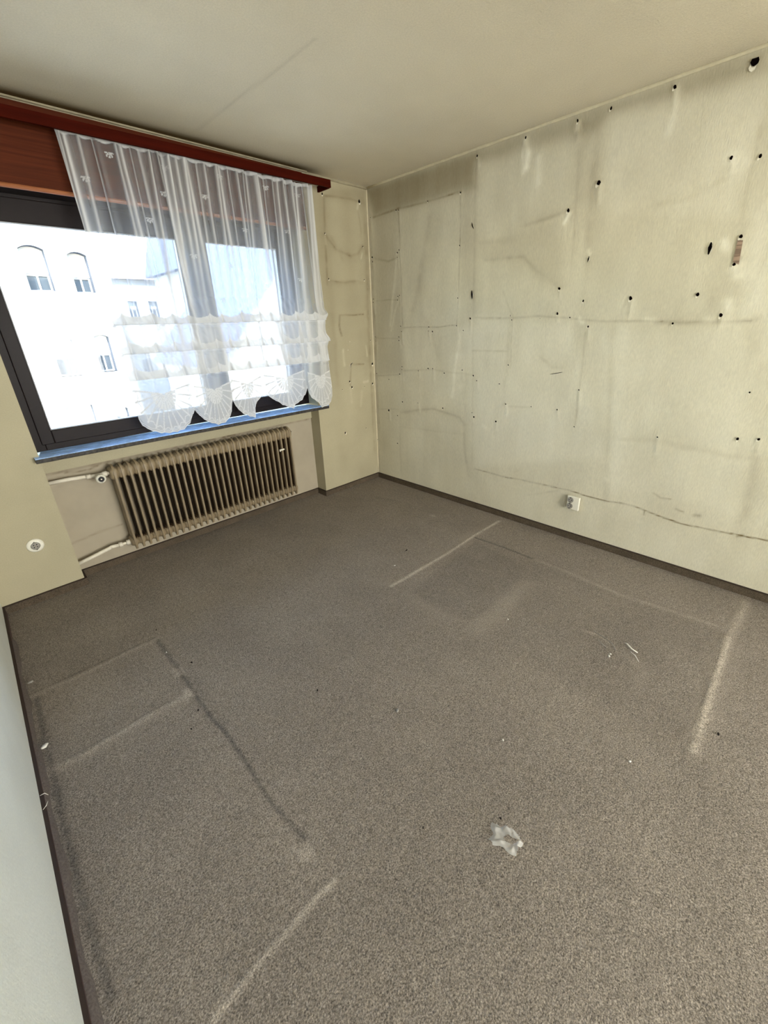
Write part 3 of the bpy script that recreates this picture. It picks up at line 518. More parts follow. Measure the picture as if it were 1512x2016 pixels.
# little scallops along the hem
zbot = zbot+.006*np.abs(np.sin(x_low*math.pi/.047))*((zbot < .965))
folds = []
rf = random.Random(11)
FX = [-2.10, -2.075, -2.02, -1.955, -1.86, -1.835, -1.79, -1.745, -1.70, -1.66, -1.625, -1.60, -1.56, -1.52, -1.505, -1.44, -1.40, -1.33, -1.31, -1.26, -1.20, -1.155, -1.12, -1.075, -1.06, -1.00, -.94, -.905, -.87, -.83, -.80, -.765, -.74, -.70, -.67, -.645, -.63]
for f in FX: folds.append((f, rf.uniform(.004, .011), rf.uniform(.008, .030)*rf.choice((1, 1, -.7)), rf.uniform(-.025, .02)))
gath = [-2.03, -1.88, -1.765, -1.665, -1.52, -1.435, -1.30, -1.175, -1.09, -.99, -.87, -.79, -.69, -.61]
SW = random.Random(4)
for j, (k_, w) in enumerate(rows):
    z0 = (zbot+(1.10-zbot)*w) if k_ == 'l' else np.full(nx, w)
    s = np.clip((ZT_C-z0)/1.40, 0, 1)
    xx = top_x*(1-s)+x_low*s
    # the right border bellies outwards at the flounces
    yy = np.full(nx, -.100)
    al = np.full(nx, .22)+.10*np.clip((1.95-z0)/.4, 0, 1)
    lowfade = np.clip((z0-1.50)/.5, 0, 1)
    for (fx, fw, fh, dr) in folds:
        c = fx+dr*s*2.2
        wd = fw*(1+.8*s)
        g = np.exp(-.5*((xx-c)/wd)**2)
        yy += -fh*g*(.35+.65*lowfade)*(1 if z0.mean() > 1.2 else .5)
        al += .42*np.exp(-.5*((xx-c)/(wd*.62))**2)*(.30+.70*lowfade)
        al += .16*np.exp(-.5*((xx-c-.018)/(wd*1.8))**2)*(.4+.6*lowfade)
    yy += .006*noise2(xx*9, z0*3, 81)+.003*noise2(xx*31, z0*7, 82)
    al += .05*noise2(xx*14, z0*2, 83)
    # heading tape
    if k_ == 'z' and w > 2.366:
        t = np.clip((w-2.374-.004*np.sin(xx*70))/.004, 0, 1); al = np.maximum(al, .85*t); yy += -.004*np.sin(xx*90)*t
    if z0.mean() < 1.75:
        al += .10*np.clip((1.75-z0)/.25, 0, 1)+np.where((z0 < 1.52) & (z0 > 1.213), .22, 0)
    for bi, zb in enumerate(bands):
        zbx = zb+.005*np.sin(xx*7+bi)+.003*np.sin(xx*23+2*bi)
        t = z0-zb
        gd = np.min([np.abs(xx-(g_+.012*math.sin(bi*3+q))) for q, g_ in enumerate(gath)], axis=0)
        peak = np.exp(-(gd/.022))
        up = t >= 0
        amp = .030+.010*noise2(xx*8, z0*0+bi, 84)
        yy += np.where(up, -amp*np.exp(-np.abs(t)/.055)*(1-.45*peak), 0)
        hh = .034+.030*peak+.012*noise2(xx*12, z0*0+bi*3, 85)
        strip = up & (t < hh)
        al = np.where(strip, np.maximum(al, .93), al)
        al += np.where(up & (t < .004), .15, 0)
        al += np.where((~up) & (t > -.012), .10, 0)
        al += np.where(up & (t < .12), .30*np.exp(-(gd/.006)**2)*np.exp(-t/.06), 0)
        yy += np.where(up & (t < .12), .012*np.exp(-(gd/.008)**2)*np.exp(-t/.05), 0)
        # slanting crumples between the gathers
        yy += np.where(np.abs(t-.06) < .09, .006*noise2(xx*40+z0*18, z0*14, 86+bi), 0)
    if z0.mean() < 1.25:
        yy += .010*noise2(xx*13, z0*5, 90)*np.clip((1.22-z0)/.15, 0, 1)
        al = np.maximum(al, np.where(z0 < 1.14, .46, .34))
        for (cx, cz, rx, rz) in SHELLS:
            dx = (xx-cx)/rx; dz = (z0-cz)/rz
            r = np.hypot(dx, dz); th = np.arctan2(dx, -dz)
            ins = (np.abs(dx) < 1.02) & (np.abs(th) < 1.75)
            ray = np.abs(((th/(math.pi/11)) % 1)-.5)*2       # 1 on the rib
            petal = ins & (r > .42) & (r < 1.1)
            al = np.where(petal & (al < .80), .76, al)
            al = np.where(petal & (ray > .82) & (r < 1.0), 1.0, al)
            al = np.where(ins & (r > .40) & (r < .68) & (ray > .80) & (np.abs(th) > .55), 1.0, al)
            core = ins & (r <= .42) & (r > .03)
            al = np.where(core, np.where(ray > .84, .72, .98), al)
            al = np.where(ins & (np.abs(r-.90-.03*np.cos(th*22)) < .016), .97, al)
        al = np.where((z0-zbot) < .007, .97, al)
        al = np.where(np.abs((z0-zbot)-.018) < .003, .92, al)
    ed = np.minimum(uu, 1-uu)*1.484
    al = np.where(ed < .006, np.maximum(al, .8), al)
    bell = .030*np.exp(-((z0-1.56)/.03)**2)+.02*np.exp(-((z0-1.38)/.03)**2)
    xx = xx+np.where(uu > .93, (uu-.93)/.07*bell, 0)
    Pc[:, j] = np.stack([xx, yy, z0], -1); A[:, j] = al
MOT = [(-1.895, 2.335), (-2.032, 2.209), (-1.763, 2.066), (-1.66, 2.2), (-1.897, 1.932), (-1.421, 2.222), (-1.31, 2.335), (-.991, 2.335), (-1.196, 2.071), (-.868, 2.096), (-1.56, 1.90), (-1.33, 1.86), (-1.79, 1.72), (-1.42, 1.66), (-.74, 2.33), (-.80, 1.80), (-1.07, 1.75), (-1.62, 2.33)]
for mx_, mz in MOT:
    dx = Pc[:, :, 0]-mx_; dz = Pc[:, :, 2]-mz
    r = np.hypot(dx, dz); th = np.arctan2(dx, -dz)
    R_ = .019+.002*np.cos(th*8)
    A = np.where((r < R_) & (dz < .004) & (np.cos(th*7) > -.55), np.maximum(A, .82), A)
A = np.clip(A, 0, 1)
me = grid_mesh('lace_curtain', Pc, np.repeat(A[:, :, None], 3, 2))
CM = bpy.data.materials.new('white_voile'); CM.use_nodes = True
N = CM.node_tree.nodes; L = CM.node_tree.links; N.clear()
o_ = N.new('ShaderNodeOutputMaterial'); mx = N.new('ShaderNodeMixShader'); m2 = N.new('ShaderNodeMixShader'); tr = N.new('ShaderNodeBsdfTransparent')
df = N.new('ShaderNodeBsdfDiffuse'); tl = N.new('ShaderNodeBsdfTranslucent'); at = N.new('ShaderNodeAttribute'); at.attribute_name = 'tone'
df.inputs[0].default_value = (.66, .66, .65, 1); tl.inputs[0].default_value = (.30, .335, .40, 1); mr = N.new('ShaderNodeMapRange'); mr.inputs[1].default_value = .45; mr.inputs[2].default_value = .92; mr.inputs[3].default_value = .42; mr.inputs[4].default_value = .10
L.new(at.outputs['Fac'], mr.inputs[0]); L.new(mr.outputs[0], m2.inputs[0])
L.new(df.outputs[0], m2.inputs[1]); L.new(tl.outputs[0], m2.inputs[2]); L.new(at.outputs['Fac'], mx.inputs[0])
L.new(tr.outputs[0], mx.inputs[1]); L.new(m2.outputs[0], mx.inputs[2]); L.new(mx.outputs[0], o_.inputs[0])
obj('lace_curtain', me, None, [CM], True, label='sheer white lace curtain with ruffled tiers and a shell scalloped hem hanging before the window', category='curtain')

# ------------------------------------------------------------------ radiator
rad = empty('radiator', (-1.63, .05, .11), label='long yellowed steel column radiator in the niche under the window sill', category='radiator')
def section_mesh(sides=(-1, 1)):
    bm = bmesh.new()
    # side outline in (y, z), y=0 front; heads rounded, feet pointed
    def outline(hw, pts):
        F = [bm.verts.new((-hw, a-.05, b-.11)) for a, b in pts]; G = [bm.verts.new((hw, a-.05, b-.11)) for a, b in pts]
        n = len(pts); fs = [bm.faces.new(F[::-1]), bm.faces.new(G)]
        for i in range(n): fs.append(bm.faces.new((F[i], F[(i+1) % n], G[(i+1) % n], G[i])))
        return fs
    top = [(.0, .19), (.0, .30), (.0, .50), (.0, .63), (.0, .655), (.003, .678), (.012, .697), (.028, .709), (.048, .714), (.066, .709), (.082, .697), (.091, .678), (.094, .655), (.094, .63), (.094, .19)]
    bot = [(.094, .135), (.088, .116), (.078, .112), (.066, .128), (.047, .134), (.028, .128), (.016, .113), (.006, .116), (.0, .135)]
    pts = top+bot
    def inset(p): return (min(max(p[0], .016), .078), p[1])
    F_ = [[bm.verts.new((s*.0065, a-.05, b-.11)) for a, b in pts] for s in (-1, 1)]
    n0 = len(pts)
    for i in range(n0): bm.faces.new((F_[0][i], F_[0][(i+1) % n0], F_[1][(i+1) % n0], F_[1][i]))
    zl = [(.112, .19), (.19, .63), (.63, .714)]
    for s, FF in ((-1, F_[0]), (1, F_[1])):
        low_ = [v for v, p in zip(FF, pts) if p[1] <= .1901]; mid_ = [v for v, p in zip(FF, pts) if .1899 <= p[1] <= .6301]; up_ = [v for v, p in zip(FF, pts) if p[1] >= .6299]
        # order: pts run up the front, over the head, down the back and along the foot
        i19f, i63f = 0, 3; i63b = max(i for i, p in enumerate(pts) if p == (.094, .63)); i19b = i63b+1
        bm.faces.new(FF[i63f:i63b+1]); bm.faces.new(FF[i19f:i63f+1]+FF[i63b:i19b+1]); bm.faces.new(FF[i19b:]+[FF[0]])
    # three oval columns
    for cy, ry in ((.014, .014), (.047, .013), (.080, .014)):
        rings = []
        for zz, s in ((.116 if cy < .02 else .125, .25), (.124, .62), (.145, .95), (.19, 1), (.63, 1), (.665, 1), (.685, .85), (.698, .5)):
            rings.append([bm.verts.new((.0085*s*math.cos(t), cy-.05+ry*s*math.sin(t)+(.012*(1-s) if cy < .02 else (-.012*(1-s) if cy > .06 else 0)), zz-.11)) for t in [2*math.pi*k/12 for k in range(12)]])
        for P, Q in zip(rings, rings[1:]):
            for k in range(12): bm.faces.new((P[k], P[(k+1) % 12], Q[(k+1) % 12], Q[k]))
        bm.faces.new(rings[0][::-1]); bm.faces.new(rings[-1])
    # hubs joining neighbouring sections, top and bottom
    for z0, z1 in ((.612, .698), (.132, .196)):
        zc = (z0+z1)/2; rh = (z1-z0)/2
        rings = []
        for xx, s in ((-.0223, .80), (-.018, .90), (-.010, 1), (.010, 1), (.018, .90), (.0223, .80)):
            rings.append([bm.verts.new((xx, .047-.05+.041*s*math.copysign(abs(math.cos(t))**.7, math.cos(t)), zc-.11+rh*s*math.copysign(abs(math.sin(t))**.7, math.sin(t)))) for t in [2*math.pi*k/16 for k in range(16)]])
        for P, Q in zip(rings, rings[1:]):
            for k in range(16): bm.faces.new((P[k], P[(k+1) % 16], Q[(k+1) % 16], Q[k]))
        bm.faces.new(rings[0][::-1]); bm.faces.new(rings[-1])
    for v in bm.verts: v.co.y = -.05+(v.co.y+.05)*1.16
    bmesh.ops.recalc_face_normals(bm, faces=bm.faces[:])
    for f in bm.faces:       # shade of the gaps painted dark brown on the cheeks between head and foot
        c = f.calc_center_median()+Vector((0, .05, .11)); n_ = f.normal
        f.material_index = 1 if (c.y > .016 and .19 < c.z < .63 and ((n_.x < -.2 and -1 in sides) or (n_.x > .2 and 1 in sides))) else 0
    me = bpy.data.meshes.new('radiator_section'); 
    bm.to_mesh(me); bm.free()
    a = me.color_attributes.new('tone', 'FLOAT_COLOR', 'POINT')
    for i, v in enumerate(me.vertices): a.data[i].color = (1, 1, 1, 1)
    return me
sm = section_mesh()
sm2 = section_mesh((1,)); sm3 = section_mesh((-1,))
for q_ in (sm2, sm3):
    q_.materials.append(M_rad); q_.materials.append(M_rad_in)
    for p in q_.polygons: p.use_smooth = True
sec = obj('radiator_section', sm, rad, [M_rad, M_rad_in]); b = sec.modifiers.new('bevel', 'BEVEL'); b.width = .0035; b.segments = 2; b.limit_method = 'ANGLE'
for p in sm.polygons: p.use_smooth = True
NSEC = 30
for k in range(NSEC):
    s_ = sec if k == 0 else sec.copy()
    if k: COL.objects.link(s_); s_.parent = rad
    s_.location = (-2.271+k*.04428+1.63, 0, 0)
    if k == NSEC-1: s_.data = sm3
sec.data = sm2
# plugs at the right end, brackets, small clip
bm = bmesh.new(); bm_tube(bm, [(-.966+1.63, -.003, .551), (-.955+1.63, -.003, .551), (-.953+1.63, -.003, .551)], [.016, .016, .010], 12)
bm_tube(bm, [(-.955+1.63, -.003, .551), (-.945+1.63, -.003, .551)], .005, 8)
obj('vent_plug', bm_mesh(bm), rad, [M_rad], True)
bm = bmesh.new(); bm_box(bm, -1.105+1.63, -1.060+1.63, -.056, -.048, .546-.11-.010, .546-.11+.002); bm_box(bm, -1.105+1.63, -1.095+1.63, -.056, -.048, .42, .43)
obj('clip', bm_mesh(bm, 'c', .001), rad, [M_plate], label='small whitish clip bridging two ribs')
# supply pipe, thermostat valve, return pipe
bm = bmesh.new()
o0 = rad.location
def rp(*p): return [Vector(q)-o0 for q in p]
bm_tube(bm, rp((-2.60, .075, .672), (-2.50, .075, .670), (-2.405, .075, .662)), .0120, 14)
obj('supply_pipe', bm_mesh(bm), rad, [M_pipe], True)
bm = bmesh.new()
bm_tube(bm, rp((-2.412, .070, .662), (-2.412, .070, .662), (-2.388, .066, .661), (-2.388, .066, .661)), [.008, .015, .015, .010], 6)
bm_tube(bm, rp((-2.388, .066, .661), (-2.36, .06, .660), (-2.33, .055, .660)), .012, 12)
bm_tube(bm, rp((-2.335, .055, .660), (-2.325, .055, .660), (-2.305, .052, .661), (-2.300, .05, .661)), [.010, .017, .017, .010], 6)
bm_tube(bm, rp((-2.300, .05, .661), (-2.262, .047, .661)), .010, 10)
obj('valve_body', bm_mesh(bm), rad, [M_pipe], True)
bm = bmesh.new()
prof = [(.045, .010), (.040, .016), (.030, .024), (.010, .0275), (-.012, .0275), (-.020, .025), (-.022, .0185), (-.016, .0175)]
bm_tube(bm, rp(*[(-2.352, y_, .652) for y_, r in prof]), [r for y_, r in prof], 20)
kn = obj('thermostat_knob', bm_mesh(bm), rad, [M_plate], True)
bm = bmesh.new(); bm_tube(bm, rp((-2.352, -.017, .652), (-2.352, -.0225, .652)), [.0175, .0165], 18, mi=0); bm_tube(bm, rp((-2.352, -.022, .652), (-2.352, -.025, .652)), .004, 10, mi=1)
obj('knob_centre', bm_mesh(bm), kn, [M_black, M_pipe])
bm = bmesh.new()
bm_tube(bm, rp((-2.60, .070, .122), (-2.52, .068, .136), (-2.425, .066, .156), (-2.40, .064, .163)), .0120, 14)
obj('return_pipe', bm_mesh(bm), rad, [M_pipe], True)
bm = bmesh.new()
bm_tube(bm, rp((-2.408, .064, .162), (-2.395, .064, .163), (-2.36, .062, .160)), [.013, .0125, .010], 12)
bm_tube(bm, rp((-2.36, .062, .160), (-2.36, .062, .160), (-2.338, .060, .160), (-2.338, .06, .16)), [.009, .017, .017, .009], 6)
bm_tube(bm, rp((-2.338, .06, .16), (-2.315, .058, .161)), .009, 10)
bm_tube(bm, rp((-2.315, .058, .161), (-2.315, .058, .161), (-2.295, .055, .161), (-2.285, .052, .161), (-2.27, .05, .161)), [.010, .019, .019, .012, .012], 6)
obj('return_union', bm_mesh(bm), rad, [M_pipe], True)

# ------------------------------------------------------------------ sockets
sk = empty('round_wall_socket', (-2.760, 0, .353), label='round ivory wall socket with grey centre on the pier left of the radiator', category='socket')
bm = bmesh.new()
prof = [(-.0005, .041), (-.004, .041), (-.009, .037), (-.0115, .030), (-.0115, .022), (-.009, .0205)]
bm_tube(bm, [(0, y_, 0) for y_, r in prof], [r for y_, r in prof], 40)
obj('cover_plate', bm_mesh(bm), sk, [M_plate], True)
bm = bmesh.new()
bm_tube(bm, [(0, -.008, 0), (0, -.0128, 0), (0, -.0133, 0)], [.0205, .020, .018], 28, mi=0)
for a, r in ((45, .010), (135, .010), (225, .010), (315, .010)):
    c_, s_ = math.cos(math.radians(a))*r, math.sin(math.radians(a))*r
    bm_tube(bm, [(c_, -.0130, s_), (c_, -.0138, s_)], .0032, 10, mi=1)
bm_tube(bm, [(0, -.0130, 0), (0, -.0145, 0)], .0022, 8, mi=2)
obj('pin_insert', bm_mesh(bm), sk, [M_plate2, M_black, M_brass])

ds = empty('double_wall_socket', (0, -1.995, .281), label='ivory double wall socket low on the stained right wall under the black scratch line', category='socket')
bm = bmesh.new(); bm_box(bm, -.022, -.0048, -.043, .043, -.050, .050)
obj('housing', bm_mesh(bm, 'h', .006, 3), ds, [M_plate])
for zc in (.021, -.023):
    yc = .018
    bm = bmesh.new()
    bm_tube(bm, [(-.0215, yc, zc), (-.0245, yc, zc), (-.0248, yc, zc), (-.0228, yc, zc)], [.0205, .0205, .0185, .0182], 26, mi=0)
    o_ = obj('socket_outlet', bm_mesh(bm), ds, [M_plate2])
    bm = bmesh.new()
    for dy in (-.0085, .0085): bm_tube(bm, [(-.0226, yc+dy, zc), (-.0252, yc+dy, zc)], .0032, 10, mi=0)
    for dz in (-.0165, .0165): bm_box(bm, -.0262, -.0230, yc-.004, yc+.004, zc+dz-.0025, zc+dz+.0025, 0)
    obj('contact', bm_mesh(bm), o_, [M_black])

# ------------------------------------------------------------------ litter on the carpet
M_film = bpy.data.materials.new('clear_film'); M_film.use_nodes = True
B = M_film.node_tree.nodes['Principled BSDF']; B.inputs['Base Color'].default_value = (.8, .79, .77, 1); B.inputs['Roughness'].default_value = .25; B.inputs['Alpha'].default_value = .34
rnd = random.Random(21)
def film(name, cx, cy, w, h, rot, label):
    n, m_ = 22, 16; bm = bmesh.new(); g = []
    for i in range(n):
        row = []
        for j in range(m_):
            u, v = i/(n-1)*2-1, j/(m_-1)*2-1
            r = 1+.15*math.sin(5*math.atan2(v, u)+1)
            X_, Y_ = u*w/2*r, v*h/2*r
            ridge = .011*math.exp(-((u*.8+v*.6-.45)/.16)**2)+.008*math.exp(-((u*.5-v*.9-.35)/.13)**2)+.006*math.exp(-((math.hypot(u, v)-.8)/.16)**2)
            Z_ = .003+ridge*(1+.4*math.sin(9*u+4*v))+rnd.uniform(0, .0025)
            row.append(bm.verts.new((X_*math.cos(rot)-Y_*math.sin(rot), X_*math.sin(rot)+Y_*math.cos(rot), Z_)))
        g.append(row)
    for i in range(n-1):
        for j in range(m_-1):
            u, v = i/(n-1)*2-1, j/(m_-1)*2-1
            if ((u-.25)/.42)**2+((v+.05)/.38)**2 < 1 or u*u+v*v > 1.55: continue
            bm.faces.new((g[i][j], g[i+1][j], g[i+1][j+1], g[i][j+1]))
    loose = [v for v in bm.verts if not v.link_faces]
    bmesh.ops.delete(bm, geom=loose, context='VERTS')
    o_ = obj(name, bm_mesh(bm), None, [M_film], True, label=label, category='plastic film'); o_.location = (cx, cy, .001); return o_
film('crumpled_film', -1.999, -2.650, .088, .062, math.radians(-70), 'crumpled clear plastic film lying on the open carpet in the foreground')
M_flake = mat('white_paint_flake', lin(226, 222, 212), .7)
M_speck = mat('dark_crumb', lin(30, 24, 20), .9)
M_grey = mat('grey_fluff', lin(150, 145, 138), .9)
def flake(name, cx, cy, L_, w, rot, label, m_=M_flake, cat='debris', h=.003, group=None, z=.0025):
    bm = bmesh.new(); n = 8; lo = []; hi = []
    for k in range(n):
        a = 2*math.pi*k/n; rr = rnd.uniform(.7, 1.15)
        X_, Y_ = L_/2*rr*math.cos(a), w/2*rr*math.sin(a)
        p = (X_*math.cos(rot)-Y_*math.sin(rot), X_*math.sin(rot)+Y_*math.cos(rot))
        lo.append(bm.verts.new((p[0], p[1], -.001))); hi.append(bm.verts.new((p[0]*.85, p[1]*.85, h*rnd.uniform(.6, 1.2))))
    bm.faces.new(lo[::-1]); bm.faces.new(hi)
    for k in range(n): bm.faces.new((lo[k], lo[(k+1) % n], hi[(k+1) % n], hi[k]))
    o_ = obj(name, bm_mesh(bm), None, [m_], True, label=label, category=cat); o_.location = (cx, cy, z)
    if group: o_['group'] = group
    return o_
def strip(name, pts, w, label, m_=M_flake, cat='debris', z=.004, group=None):
    bm = bmesh.new(); P = [Vector(p) for p in pts]
    bm_tube(bm, [p-P[0] for p in P], [w*(.5 if k in (0, len(P)-1) else 1) for k in range(len(P))], 6)
    o_ = obj(name, bm_mesh(bm), None, [m_], True, label=label, category=cat); o_.location = P[0]
    if group: o_['group'] = group
    return o_
R_a = 'paint and paper scraps on the carpet'
strip('paper_scrap', [(-.862, -2.640, .006), (-.868, -2.648, .010), (-.885, -2.675, .007), (-.889, -2.702, .004)], .0035, 'largest white paper scrap of the cluster on the right part of the carpet', cat='scrap', group=R_a)
strip('paper_scrap', [(-.905, -2.676, .005), (-.92, -2.700, .007), (-.945, -2.722, .004)], .0022, 'thin white curl just in front of the largest paper scrap', cat='scrap', group=R_a)
flake('paint_flake', -1.000, -2.612, .016, .009, .6, 'small white paint flake left of the largest paper scrap', cat='flake', group=R_a)
flake('paint_flake', -.982, -2.612, .010, .006, 1.6, 'tiny white paint flake right behind the small flake left of the scraps', cat='flake', group=R_a)
strip('thread', [(-.868, -2.492, .003), (-.885, -2.52, .004), (-.887, -2.56, .003), (-.905, -2.595, .003), (-.955, -2.635, .003)], .0016, 'pale bent thread lying behind the white paper scraps', M_grey, 'thread')
strip('thread', [(-.925, -2.535, .003), (-.94, -2.56, .0035), (-.948, -2.58, .003)], .0015, 'very short pale thread between the bent thread and the paper scraps', M_grey, 'thread')
flake('paint_chip', -2.966, -1.205, .030, .017, .5, 'white chip on the carpet against the left skirting, nearer one', cat='flake', h=.005, z=.003)
flake('paint_chip', -2.962, -.755, .024, .018, .2, 'greyish white chip by the left skirting near the far left corner', M_grey, cat='flake', h=.005, z=.003)
strip('paper_curl', [(-2.997, -1.478, .056), (-2.985, -1.475, .052), (-2.978, -1.485, .046)], .0013, 'white paper curl stuck on the left skirting, upper of two', cat='scrap')
strip('paper_curl', [(-2.997, -1.535, .050), (-2.988, -1.525, .048), (-2.982, -1.510, .046)], .0013, 'white paper curl stuck on the left skirting, lower of two', cat='scrap')
for (cx, cy, s_, lb) in ((-2.393, -1.186, .011, 'dark crumb on the carpet right of the upper pale furniture dent'),
        (-2.478, -1.481, .009, 'dark crumb beside the dark furniture line, just right of the pale diagonal line'),
        (-2.533, -1.549, .009, 'dark crumb left of the dark furniture line below the pale dents'),
        (-2.069, -1.766, .012, 'dark crumb alone in the middle of the carpet'),
        (-1.133, -3.048, .014, 'black crumb right of the wide pale stripe near the right wall'),
        (-1.959, -2.608, .010, 'black crumb just behind the crumpled plastic film'),
        (-2.152, -2.446, .009, 'dark crumb left of the crumpled plastic film'),
        (-2.434, -.809, .009, 'dark crumb furthest back near the corner of the furniture outline')):
    flake('dark_crumb', cx, cy, s_, s_*.6, rnd.uniform(0, 3), lb, M_speck, 'crumb', h=.003, group='dark crumbs on the carpet')
flake('grey_fluff', -1.900, -2.093, .020, .013, .3, 'small grey fluff in the middle of the carpet', M_grey, 'fluff')
for (cx, cy, s_, lb) in ((-1.118, -1.318, .012, 'white crumb left of the long bright floor line near the window end'),
        (-1.089, -2.134, .010, 'white crumb on the grey patch of the carpet centre'),
        (-2.454, -1.025, .008, 'tiny white crumb on the dark furniture line above the pale dents'),
        (-1.716, -2.473, .010, 'white crumb between the grey fluff and the paper scraps'),
        (-1.475, -2.844, .012, 'white crumb on the right foreground carpet in the pale worn spot')):
    flake('white_crumb', cx, cy, s_, s_*.6, rnd.uniform(0, 3), lb, M_flake, 'crumb', h=.003, group='white crumbs on the carpet')
flake('dark_shred', -.922, -1.243, .026, .008, .2, 'dark shred lying at the middle of the long bright floor line', M_speck, 'crumb', h=.004)

# ------------------------------------------------------------------ outside
KX, KY, KZ = -2.75883, -2.96034, 1.48659
def sc(p, d0, d1):
    k = (d1-KY)/(d0-KY); return (KX+(p[0]-KX)*k, KZ+(p[1]-KZ)*k)
M_fac = mat('white_render', lin(150, 149, 147), .9, bump=[((8, 8, 8), .1, .02)])
M_fac2 = mat('beige_render', lin(128, 125, 120), .9)
M_reveal_shade = mat('reveal_shade', lin(64, 67, 74), .9)  # shade inside the window reveals painted as a dark grey
M_blind = mat('white_roller_blind', lin(152, 152, 152), .7)
M_wf = mat('grey_window_frame', lin(120, 120, 122), .5)
M_pane = mat('dark_window_pane', lin(44, 50, 56), .5, spec=.15)
M_slate = mat('slate_roof', lin(70, 76, 98), .7, vary=[((1.5, 9, 9), .8, 1.2)])
M_tile = mat('brown_roof', lin(120, 105, 98), .8, vary=[((2, 9, 9), .8, 1.2)])
def facade(name, label, x0, x1, z0, z1, Y, wins, thick, wallm, roof=None, archs=True, dep=.5):
    b_ = empty(name, ((x0+x1)/2, Y, z0), label=label, category='building')
    ox, oy, oz = b_.location
    xs = sorted({x0, x1} | {w[0] for w in wins} | {w[1] for w in wins}); zs_ = sorted({z0, z1} | {w[2] for w in wins} | {w[3] for w in wins})
    bm = bmesh.new()
    def q(pts, mi=0): bm.faces.new([bm.verts.new((p[0]-ox, p[1]-oy, p[2]-oz)) for p in pts]).material_index = mi
    for a, b in zip(xs, xs[1:]):
        for c, d in zip(zs_, zs_[1:]):
            mx_, mz = (a+b)/2, (c+d)/2
            if any(w[0] < mx_ < w[1] and w[2] < mz < w[3] for w in wins): continue
            q([(a, Y, c), (b, Y, c), (b, Y, d), (a, Y, d)])
    for w in wins:
        a, b, c, d = w[:4]
        q([(a, Y, c), (a, Y+dep, c), (a, Y+dep, d), (a, Y, d)], 1); q([(b, Y, c), (b, Y, d), (b, Y+dep, d), (b, Y+dep, c)], 1)
        q([(a, Y, c), (b, Y, c), (b, Y+dep, c), (a, Y+dep, c)]); q([(a, Y, d), (a, Y+dep, d), (b, Y+dep, d), (b, Y, d)], 1)
        if archs:     # spandrels that turn the head of the opening into a flat arch
            n = 8; h_ = (b-a)*.16
            for s in range(n):
                t0, t1 = s/n, (s+1)/n
                f0, f1 = d-h_*(2*t0-1)**2, d-h_*(2*t1-1)**2
                q([(a+(b-a)*t0, Y, f0), (a+(b-a)*t1, Y, f1), (a+(b-a)*t1, Y, d), (a+(b-a)*t0, Y, d)])
                q([(a+(b-a)*t0, Y, f0), (a+(b-a)*t0, Y+dep, f0), (a+(b-a)*t1, Y+dep, f1), (a+(b-a)*t1, Y, f1)], 1)
    bm_box(bm, x0-ox, x1-ox, dep+.05, thick, 0, z1-z0)
    q([(x0, Y, z0), (x0, Y+dep+.1, z0), (x0, Y+dep+.1, z1), (x0, Y, z1)]); q([(x1, Y, z0), (x1, Y+dep+.1, z0), (x1, Y+dep+.1, z1), (x1, Y, z1)])
    q([(x0, Y, z1), (x1, Y, z1), (x1, Y+dep+.1, z1), (x0, Y+dep+.1, z1)])
    obj('wall', bm_mesh(bm), b_, [wallm, M_reveal_shade])
    for w in wins:
        a, b, c, d, bl_ = w
        zb = d-(d-c)*bl_
        wf = obj('window', frame_mesh0([(a, b, c, zb)], .06, Y+dep-.10, Y+dep-.03, b_.location), b_, [M_wf])
        bm = bmesh.new(); bm_box(bm, a-ox, b-ox, dep-.055, dep-.045, c-oz, zb-oz); obj('pane', bm_mesh(bm), wf, [M_pane])
        if bl_ > 0:
            bm = bmesh.new(); bm_box(bm, a-ox, b-ox, dep-.14, dep-.02, zb-oz, d-oz); obj('roller_blind', bm_mesh(bm), b_, [M_blind])
        bm = bmesh.new(); bm_box(bm, a-.05-ox, b+.05-ox, -.06, dep-.05, c-.07-oz, c-oz); obj('ledge', bm_mesh(bm), b_, [M_blind])
    if roof:
        bm = bmesh.new(); x0_, x1_, zr, dy, ov = roof
        pts = [(x0_, -ov, z1-.1-oz), (x0_, dy, zr-oz), (x0_, 2*dy+ov, z1-.1-oz)]
        A_ = [bm.verts.new((p[0]-ox, p[1], p[2])) for p in pts]; B_ = [bm.verts.new((p[0]-ox+(x1_-x0_), p[1], p[2])) for p in pts]
        bm.faces.new(A_); bm.faces.new(B_[::-1])
        for i in range(3): bm.faces.new((A_[i], A_[(i+1) % 3], B_[(i+1) % 3], B_[i]))
        obj('roof', bm_mesh(bm), b_, [M_slate if 'slate' in label else M_tile])
    return b_
def frame_mesh0(rects, t, y0, y1, o0):
    bm = bmesh.new()
    for x0, x1, z0, z1 in rects:
        xm = (x0+x1)/2
        for b in ((x0, x0+t, z0, z1), (x1-t, x1, z0, z1), (x0+t, x1-t, z0, z0+t), (x0+t, x1-t, z1-t, z1), (xm-t/2, xm+t/2, z0+t, z1-t)):
            bm_box(bm, b[0]-o0[0], b[1]-o0[0], y0-o0[1], y1-o0[1], b[2]-o0[2], b[3]-o0[2])
    return bm_mesh(bm)
YW = 17.0
def W4(xl, xr, zlo, zhi, bl_):
    a = sc((xl, zhi), 9.5, YW); b = sc((xr, zlo), 9.5, YW); return (a[0], b[0], b[1], a[1], bl_)
